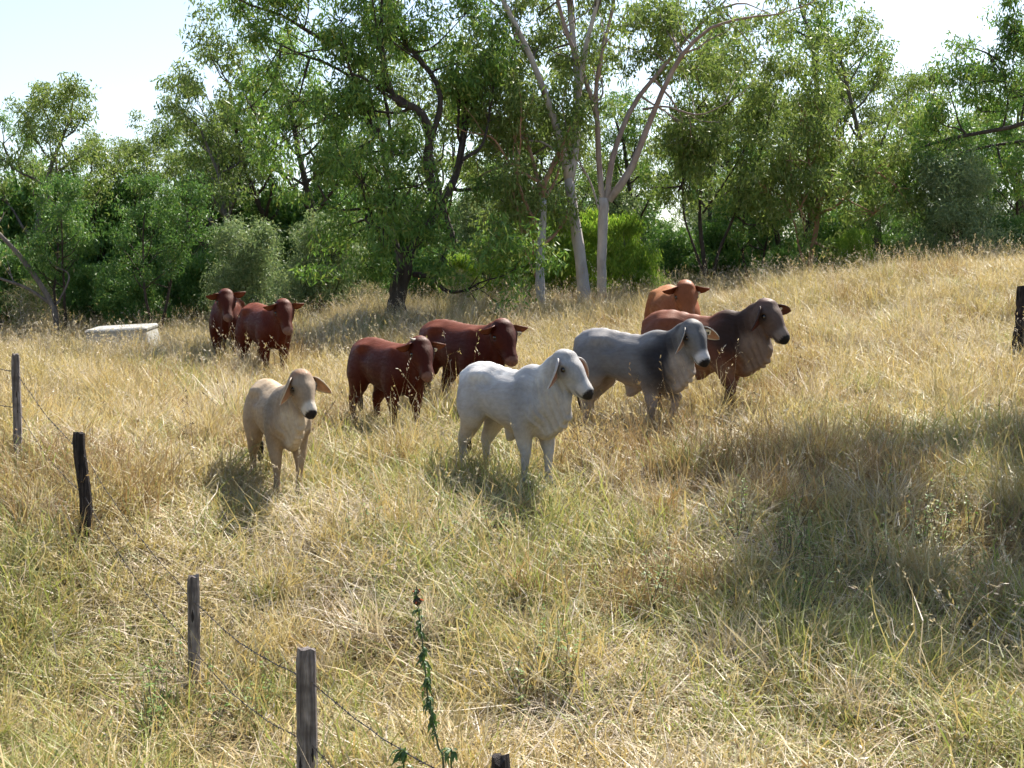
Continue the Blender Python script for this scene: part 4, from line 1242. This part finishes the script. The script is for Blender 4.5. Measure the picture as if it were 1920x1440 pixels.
    L.append(dict(redk, name='tan_red_cow', cat='cow', label='tan red cow facing the camera behind the brown bull', px=1262, d=26.0, size=1.5, theta=4, head_yaw=2, head_pitch=56, wide=1.15,
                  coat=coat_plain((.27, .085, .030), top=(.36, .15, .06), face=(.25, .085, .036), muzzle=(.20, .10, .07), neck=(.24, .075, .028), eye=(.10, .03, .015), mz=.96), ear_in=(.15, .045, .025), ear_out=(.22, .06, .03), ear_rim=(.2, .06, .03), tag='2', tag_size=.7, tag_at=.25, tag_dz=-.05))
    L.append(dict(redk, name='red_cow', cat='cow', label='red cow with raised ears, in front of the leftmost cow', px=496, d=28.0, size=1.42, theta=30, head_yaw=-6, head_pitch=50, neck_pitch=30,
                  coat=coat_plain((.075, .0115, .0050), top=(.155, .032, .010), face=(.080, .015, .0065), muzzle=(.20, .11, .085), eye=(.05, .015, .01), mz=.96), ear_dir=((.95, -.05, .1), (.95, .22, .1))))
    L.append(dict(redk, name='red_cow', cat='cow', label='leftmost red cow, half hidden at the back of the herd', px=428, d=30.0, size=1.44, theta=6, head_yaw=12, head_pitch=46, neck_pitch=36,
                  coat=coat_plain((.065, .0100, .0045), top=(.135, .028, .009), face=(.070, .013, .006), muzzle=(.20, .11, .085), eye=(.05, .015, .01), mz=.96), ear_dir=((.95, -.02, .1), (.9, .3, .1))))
    for S in L: make_animal(S)


make_cattle()


# ------------------------------------------------------------------ fence, trough, weeds
def post_wood(name, cols):
    k = NT(name)
    tc = k.n('TexCoord'); mp = k.n('Mapping'); mp.inputs['Scale'].default_value = (1, 1, .07)
    k.t.links.new(tc.outputs['Object'], mp.inputs['Vector'])
    n1 = k.noise(38, 5, .65, mp.outputs[0], dist=.6); n2 = k.noise(4, 3, .6, tc.outputs['Object'])
    c = k.ramp(n1, [(.32, cols[0]), (.52, cols[1]), (.72, cols[2])])
    c = k.mix(k.ramp(n2, [(.45, 0.), (.65, .8)]), c, cols[0])
    return k.done(k.principled(c, .9, k.bump(n1, 1.0, .03), spec=.15))


WOOD = [post_wood('weathered_grey_post', ((.06, .05, .046), (.24, .205, .19), (.42, .375, .35))), post_wood('charred_dark_post', ((.012, .010, .010), (.04, .032, .03), (.10, .082, .075)))]
WIRE = plain('rusty_wire', (.035, .027, .025), .6)


def make_post(name, label, base, top, w, mat, seed, bend=0.0, flare=1.0, group=None):
    """split timber post: uneven section, checks down its length, worn top"""
    rng = np.random.default_rng(seed)
    base = np.asarray(base, float); H = top[2] - base[2]
    root = empty(name, base)
    n, sides = 16, 12
    P = np.array([(0, 0, -.3)] + [((top[0] - base[0]) * t + bend * math.sin(t * 5) , (top[1] - base[1]) * t, H * t) for t in np.linspace(.02, 1, n - 1)])
    th = np.arange(sides) * 2 * math.pi / sides
    sec = 1 + rng.normal(0, .10, sides); sec[[2, 7]] *= .74
    V = []
    for i in range(n):
        t = i / (n - 1); r = w / 2 * (flare + (1 - flare) * min(1, t * 1.6)) * (1 + rng.normal(0, .025, sides)) * sec
        if i == n - 1: r = r * .90
        tp = rng.normal(0, .012, sides) if i == n - 1 else np.zeros(sides)
        V.append(np.stack([P[i, 0] + r * np.cos(th), P[i, 1] + r * np.sin(th), P[i, 2] + tp], 1))
    V = np.concatenate(V)
    a = np.arange(n - 1)[:, None] * sides; j = np.arange(sides)[None]; j2 = (j + 1) % sides
    Q = np.stack([a + j, a + j2, a + sides + j2, a + sides + j], -1).reshape(-1, 4)
    V = np.vstack([V, P[-1:] + (0, 0, .012)]); c = n * sides
    T = [(c, (n - 1) * sides + q, (n - 1) * sides + (q + 1) % sides) for q in range(sides)]
    B = Build(); B.add(V, Q, T)
    link('timber', B.mesh('timber', [mat]), root)
    # a long check standing open on the face and a knot
    for q in range(2):
        ang = -math.pi / 2 + rng.normal(0, .5); z0 = H * rng.uniform(.35, .75); ln = H * rng.uniform(.06, .14)
        cx = (top[0] - base[0]) * z0 / H + bend * math.sin(z0 / H * 5); cy = (top[1] - base[1]) * z0 / H
        rr = w / 2 * 1.0
        pts = [(cx + rr * .93 * math.cos(ang), cy + rr * .93 * math.sin(ang), z0 + ln * (k_ - .5)) for k_ in np.linspace(0, 1, 5)]
        V_, Q_, T_ = tube(pts, np.array((.003, .010, .013, .009, .003)) * w / .13, 6)
        B = Build(); B.add(V_, Q_, T_); link('knot', B.mesh('knot', [WOOD[1]], True), root)
    tag(root, label, 'fence post', group)
    return root


def make_fence():
    rows = [(-73, 560, 18.7, 15, 0, 0, 'grey fence post beyond the left edge of the view'),
            (30, 665, 16.5, 16, 0, .006, 'thin grey fence post farthest away at the left edge'),
            (154, 812, 14.3, 21, 1, .03, 'crooked dark fence post left of the cream calf'),
            (362, 1082, 11.9, 23, 0, 0, 'slim upright grey fence post below the cream calf'),
            (578, 1218, 9.3, 39, 0, .01, 'thick weathered fence post in the foreground'),
            (938, 1422, 6.9, 40, 1, 0, 'dark post top just showing at the bottom edge of the picture'),
            (1790, 2100, 4.4, 40, 0, 0, 'fence post below the bottom edge of the view')]
    tops = []
    for i, (px, ty, d, w, m, bend, lab) in enumerate(rows):
        t = at(px, ty, d); x = t[0] - (.03 if i == 4 else 0); b = np.array((x, t[1], gz(x, t[1])))
        if i in (0, 6): t[2] = b[2] + 1.25
        make_post('fence_post', lab, b, t, w / F * d, WOOD[m], 30 + i, bend, 1.05, 'posts of the barbed wire fence')
        tops.append((b, t))
    for s, (off, lab) in enumerate(((.19, 'top strand of barbed wire along the near fence'), (.585, 'middle strand of barbed wire along the near fence'), (.96, 'lowest strand of barbed wire along the near fence'))):
        rng = np.random.default_rng(60 + s)
        pts = []
        for (b0, t0), (b1, t1) in zip(tops[:-1], tops[1:]):
            p0 = t0 - (0, 0, off); p1 = t1 - (0, 0, off)
            for q in np.linspace(0, 1, 14)[:-1]:
                p = p0 * (1 - q) + p1 * q; p[2] -= .07 * math.sin(math.pi * q) * (1 + .4 * s); p[:2] += rng.normal(0, .004, 2); pts.append(p)
        pts.append(tops[-1][1] - (0, 0, off)); pts = np.array(pts)
        root = empty('barbed_wire', pts[0]); P = pts - pts[0]
        n = 900; seg = np.concatenate([[0], np.cumsum(np.linalg.norm(np.diff(P, axis=0), axis=1))]); tt = np.linspace(0, seg[-1], n)
        Pi = np.stack([np.interp(tt, seg, P[:, q]) for q in range(3)], 1)
        B = Build(); ph = tt * 2 * math.pi / .09
        for sg in (0, math.pi):      # two wires twisted together
            o = np.stack([np.zeros(n), np.cos(ph + sg), np.sin(ph + sg)], 1) * .0022
            V, Q, T = tube(Pi + o, .0028, 4); B.add(V, Q, T)
        link('strand', B.mesh('strand', [WIRE]), root)
        B = Build()
        for k_ in np.arange(.06, seg[-1], .11):
            c = np.array([np.interp(k_, seg, P[:, q]) for q in range(3)])
            for _ in range(2):
                v = nrm(rng.normal(0, 1, 3)) * .016
                V, Q, T = tube([c - v, c, c + v], (.001, .0042, .001), 4); B.add(V, Q, T)
        bo = link('barbs', B.mesh('barbs', [WIRE]), root); bo['kind'] = 'stuff'
        tag(root, lab, 'barbed wire', 'strands of the barbed wire fence')
    # old strainer post on the crest at the right edge
    t = at(1931, 537, 25.0); x = t[0]
    make_post('strainer_post', 'thick dark weathered post standing alone at the right edge', (x, t[1], gz(x, t[1])), t, 44 / F * 25, WOOD[1], 90, 0.0, 1.5)


def make_trough():
    d = 36.0; c = at(234, 626, d); x, y = c[0], c[1]; g = gz(x, y); H = c[2] - g + .18
    k = NT('old_concrete'); tc = k.n('TexCoord'); n1 = k.noise(5, 5, .65, tc.outputs['Object']); n2 = k.noise(40, 4, .7, tc.outputs['Object'])
    col = k.ramp(n1, [(.3, (.17, .165, .15)), (.5, (.30, .295, .275)), (.75, (.42, .415, .39))])
    m = k.done(k.principled(col, .9, k.bump(n2, .6, .01), spec=.2))
    root = empty('concrete_tank', (x, y, g)); root.rotation_euler = (R(6), R(-3.0), R(-4))
    a, b, w = .70, .45, .09
    def ring(ax, ay, z, r=.06):
        out = []
        for cx, cy, a0 in ((ax - r, ay - r, 0), (-ax + r, ay - r, 90), (-ax + r, -ay + r, 180), (ax - r, -ay + r, 270)):
            for q in range(4): an = R(a0 + q * 30); out.append((cx + r * math.cos(an), cy + r * math.sin(an), z))
        return np.array(out)
    def solid(rr, capped):
        V = np.concatenate(rr); n = len(rr)
        Q = [(i * 16 + j, i * 16 + (j + 1) % 16, i * 16 + 16 + (j + 1) % 16, i * 16 + 16 + j) for i in range(n - 1) for j in range(16)]
        c = len(V); V = np.vstack([V, [(0, 0, rr[-1][0][2])]]); T = [(c, (n - 1) * 16 + j, (n - 1) * 16 + (j + 1) % 16) for j in range(16)]
        B = Build(); B.add(V, Q, T); return B
    link('basin', solid([ring(a + .14, b + .10, -.3), ring(a + .10, b + .07, H * .4), ring(a + .03, b + .02, H - .085)], True).mesh('basin', [m]), root)
    link('lid', solid([ring(a + .0, b + .0, H - .09), ring(a + .055, b + .045, H - .08), ring(a + .06, b + .05, H - .03), ring(a + .02, b + .01, H), ring(a - .1, b - .1, H + .005)], True).mesh('lid', [m]), root)
    tag(root, 'pale concrete tank with a sunlit lid half hidden in grass at the left', 'water tank')


def make_weeds():
    green = leafy('weed_leaf', [(0., (.035, .075, .022)), (.5, (.055, .11, .03)), (1., (.09, .15, .04))], .3, .5, .4)
    stemm = plain('weed_stem', (.05, .07, .03), .7)
    burr = plain('flower_burr', (.05, .035, .02), .8)
    petal = leafy('orange_petal', [(0., (.60, .11, .03)), (1., (.75, .20, .05))], .35, .5, .3)
    # one shared leaf: folded along its rib, tip hanging
    n = 5; V = []
    for i in range(n + 1):
        t = i / n; w = .017 * math.sin(math.pi * (t ** .8 * .94 + .05)); z = -.55 * t * t * .09 + .012 * math.sin(t * 3); xx = t * .09
        V += [(xx, -w, z + w * .35), (xx, 0, z), (xx, w, z + w * .35)]
    Q = []
    for i in range(n):
        for j in range(2): q = i * 3 + j; Q.append((q, q + 1, q + 4, q + 3))
    leaf_me = new_mesh('weed_leaf', np.array(V), np.array(Q), [green])

    def weed(name, label, pp, d, seed, leaf_n, flowers, lmul=1.0, t0=.1, t1=.93):
        rng = np.random.default_rng(seed)
        top = at(*pp[0], d); x0 = at(*pp[-1], d)[0]; y0 = at(*pp[-1], d)[1]
        base = np.array((x0 + .02, y0, gz(x0, y0)))
        P = spline([base] + [at(*q, d) for q in pp[::-1]], 26) - base
        root = empty(name, base)
        Vt, Qt, Tt = tube(P, np.linspace(.007, .0028, 26), 6); B = Build(); B.add(Vt, Qt, Tt); link('stem', B.mesh('stem', [stemm], True), root)
        tt = np.sort(rng.beta(1.3, 1.5, leaf_n) * (t1 - t0) + t0)
        for t in tt:
            q = t * 25; i = min(int(q), 24); p = P[i] + (P[i + 1] - P[i]) * (q - i)
            o = link('leaf', leaf_me, root); o.location = p + rng.normal(0, .006, 3)
            s = lmul * rng.uniform(.55, 1.15) * (1.15 - .55 * t); o.scale = (s, s, s)
            o.rotation_euler = (rng.normal(0, .35), rng.uniform(-.1, 1.05), rng.uniform(0, 6.283))
        for (py, r) in flowers:
            i = int(np.argmin(np.abs(P[:, 2] + base[2] - at(pp[0][0], py, d)[2]))); c = P[i]
            V_, Q_ = [], []
            for a_ in range(7):
                for b_ in range(12):
                    th, ph = math.pi * a_ / 6, 2 * math.pi * b_ / 12; rr = r * (1 + .28 * ((a_ + b_) % 2)); V_.append(c + np.array((rr * math.sin(th) * math.cos(ph), rr * math.sin(th) * math.sin(ph), rr * .85 * math.cos(th))))
            for a_ in range(6):
                for b_ in range(12): Q_.append((a_ * 12 + b_, a_ * 12 + (b_ + 1) % 12, a_ * 12 + 12 + (b_ + 1) % 12, a_ * 12 + 12 + b_))
            B = Build(); B.add(V_, Q_); f = link('flower_head', B.mesh('flower_head', [burr]), root)
            B = Build()
            for b_ in range(4):
                ph = rng.uniform(0, 6.283); dv = nrm((math.cos(ph), math.sin(ph), rng.uniform(-.3, .5)))
                V_, Q_, T_ = tube([c + dv * r * .8, c + dv * r * 1.35 + np.array((0, 0, .003)), c + dv * r * 1.75 - np.array((0, 0, .004))], (.003, .0036, .0014), 5); B.add(V_, Q_, T_)
            link('petals', B.mesh('petals', [petal]), f)['kind'] = 'stuff'
        tag(root, label, 'weed')

    weed('flowering_weed', 'tall dark green weed with two orange flower balls beside the fence', [(781, 1098), (783, 1130), (795, 1230), (803, 1310), (822, 1400), (832, 1445)], 7.7, 1, 120, [(1123, .019), (1108, .013)], .72, .35, .95)
    weed('leafy_weed', 'short leafy weed left of the tall flowering weed', [(758, 1412), (757, 1440)], 7.6, 2, 18, [], 1.1, .5, 1.0)
    weed('leafy_weed', 'short leafy weed right of the tall flowering weed', [(848, 1408), (846, 1440)], 7.6, 3, 16, [], 1.0, .5, 1.0)

    # scattered low green herbs and thin dry weed stems
    rng = np.random.default_rng(5); out = []
    herb = leafy('herb_leaf', [(0., (.10, .20, .04)), (.5, (.16, .27, .06)), (1., (.26, .33, .09))], .45, .5, .4)
    twig = plain('dry_weed_stem', (.09, .07, .05), .8)
    for q in range(5):
        B = Build()
        for st in range(4):
            dv = nrm((rng.normal(0, .3), rng.normal(0, .3), 1)); H = rng.uniform(.35, .62)
            P = np.array([dv * H * t + np.array((rng.normal(0, .01), rng.normal(0, .01), 0)) for t in np.linspace(0, 1, 6)])
            V, Q, T = tube(P, np.linspace(.004, .0015, 6), 4); B.add(V, Q, T, 1)
            n_ = 16; c = P[0] + (P[-1] - P[0]) * rng.uniform(.15, 1, (n_, 1)); a = rng.normal(0, 1, (n_, 3)); a[:, 2] *= .4; a /= np.linalg.norm(a, axis=1, keepdims=True)
            b = np.cross(a, (0, 0, 1.)) * .011; L_ = rng.uniform(.03, .06, (n_, 1))
            V = np.stack([c, c + a * L_ * .5 + b, c + a * L_, c + a * L_ * .5 - b], 1).reshape(-1, 3); B.add(V, np.arange(4 * n_).reshape(-1, 4), None, 0)
        out.append(B.mesh('herb', [herb, twig]))
    for q in range(3):
        B = Build()
        for st in range(3):
            dv = nrm((rng.normal(0, .22), rng.normal(0, .22), 1)); H = rng.uniform(.6, .95)
            P = np.array([dv * H * t + rng.normal(0, .012, 3) * t for t in np.linspace(0, 1, 7)])
            V, Q, T = tube(P, np.linspace(.0035, .0012, 7), 4); B.add(V, Q, T, 1)
            for z_ in rng.integers(3, 7, 4):
                e = P[z_] + nrm((rng.normal(0, 1), rng.normal(0, 1), .9)) * rng.uniform(.08, .2)
                V, Q, T = tube([P[z_], (P[z_] + e) / 2 + rng.normal(0, .01, 3), e], (.002, .0015, .001), 3); B.add(V, Q, T, 1)
                seed_heads(rng, np.array([e]), np.array([e - P[z_]]), .05, B, 1, 4)
        out.append(B.mesh('dry_weed', [herb, twig]))
    spots = [(1700, 1000), (1690, 960), (1720, 1040), (1540, 1010), (1460, 1060), (1750, 980), (880, 1045), (1640, 1090), (1800, 1150), (1850, 1100), (1380, 990), (300, 1330), (220, 1390), (270, 1400), (1230, 1150), (1500, 1120), (1010, 1240), (660, 1000), (1780, 1010), (1820, 1030), (1000, 1290), (470, 1330)]
    dry = [(1045, 880), (1060, 900), (1100, 900), (1010, 880), (1270, 830), (1060, 960), (1150, 870), (500, 700), (560, 690), (470, 690), (985, 860), (1500, 760), (1340, 860), (700, 840), (330, 850)]
    pts, idx = [], []
    for li, lst in enumerate((spots, dry)):
        for (px, py) in lst:
            ds = np.linspace(7, 32, 400); w = np.array([at(px, py, q) for q in ds]); g = ground(w[:, 0], w[:, 1]) + .12
            k_ = np.argmax(w[:, 2] < g) or 200
            for r_ in range(2 if li == 0 else 1):
                x = w[k_, 0] + rng.normal(0, .15); y = w[k_, 1] + rng.normal(0, .2); pts.append((x, y, gz(x, y))); idx.append(rng.integers(0, 5) if li == 0 else rng.integers(5, 8))
    n = len(pts); sc = rng.uniform(.8, 1.25, n)
    scatter('green_herbs', out, np.array(pts), np.stack([np.zeros(n), np.zeros(n), rng.uniform(0, 6.28, n)], 1), np.stack([sc] * 3, 1), np.array(idx), 'small green herbs and thin dry weeds scattered in the grass', 'weeds')


make_fence()
make_trough()
make_weeds()
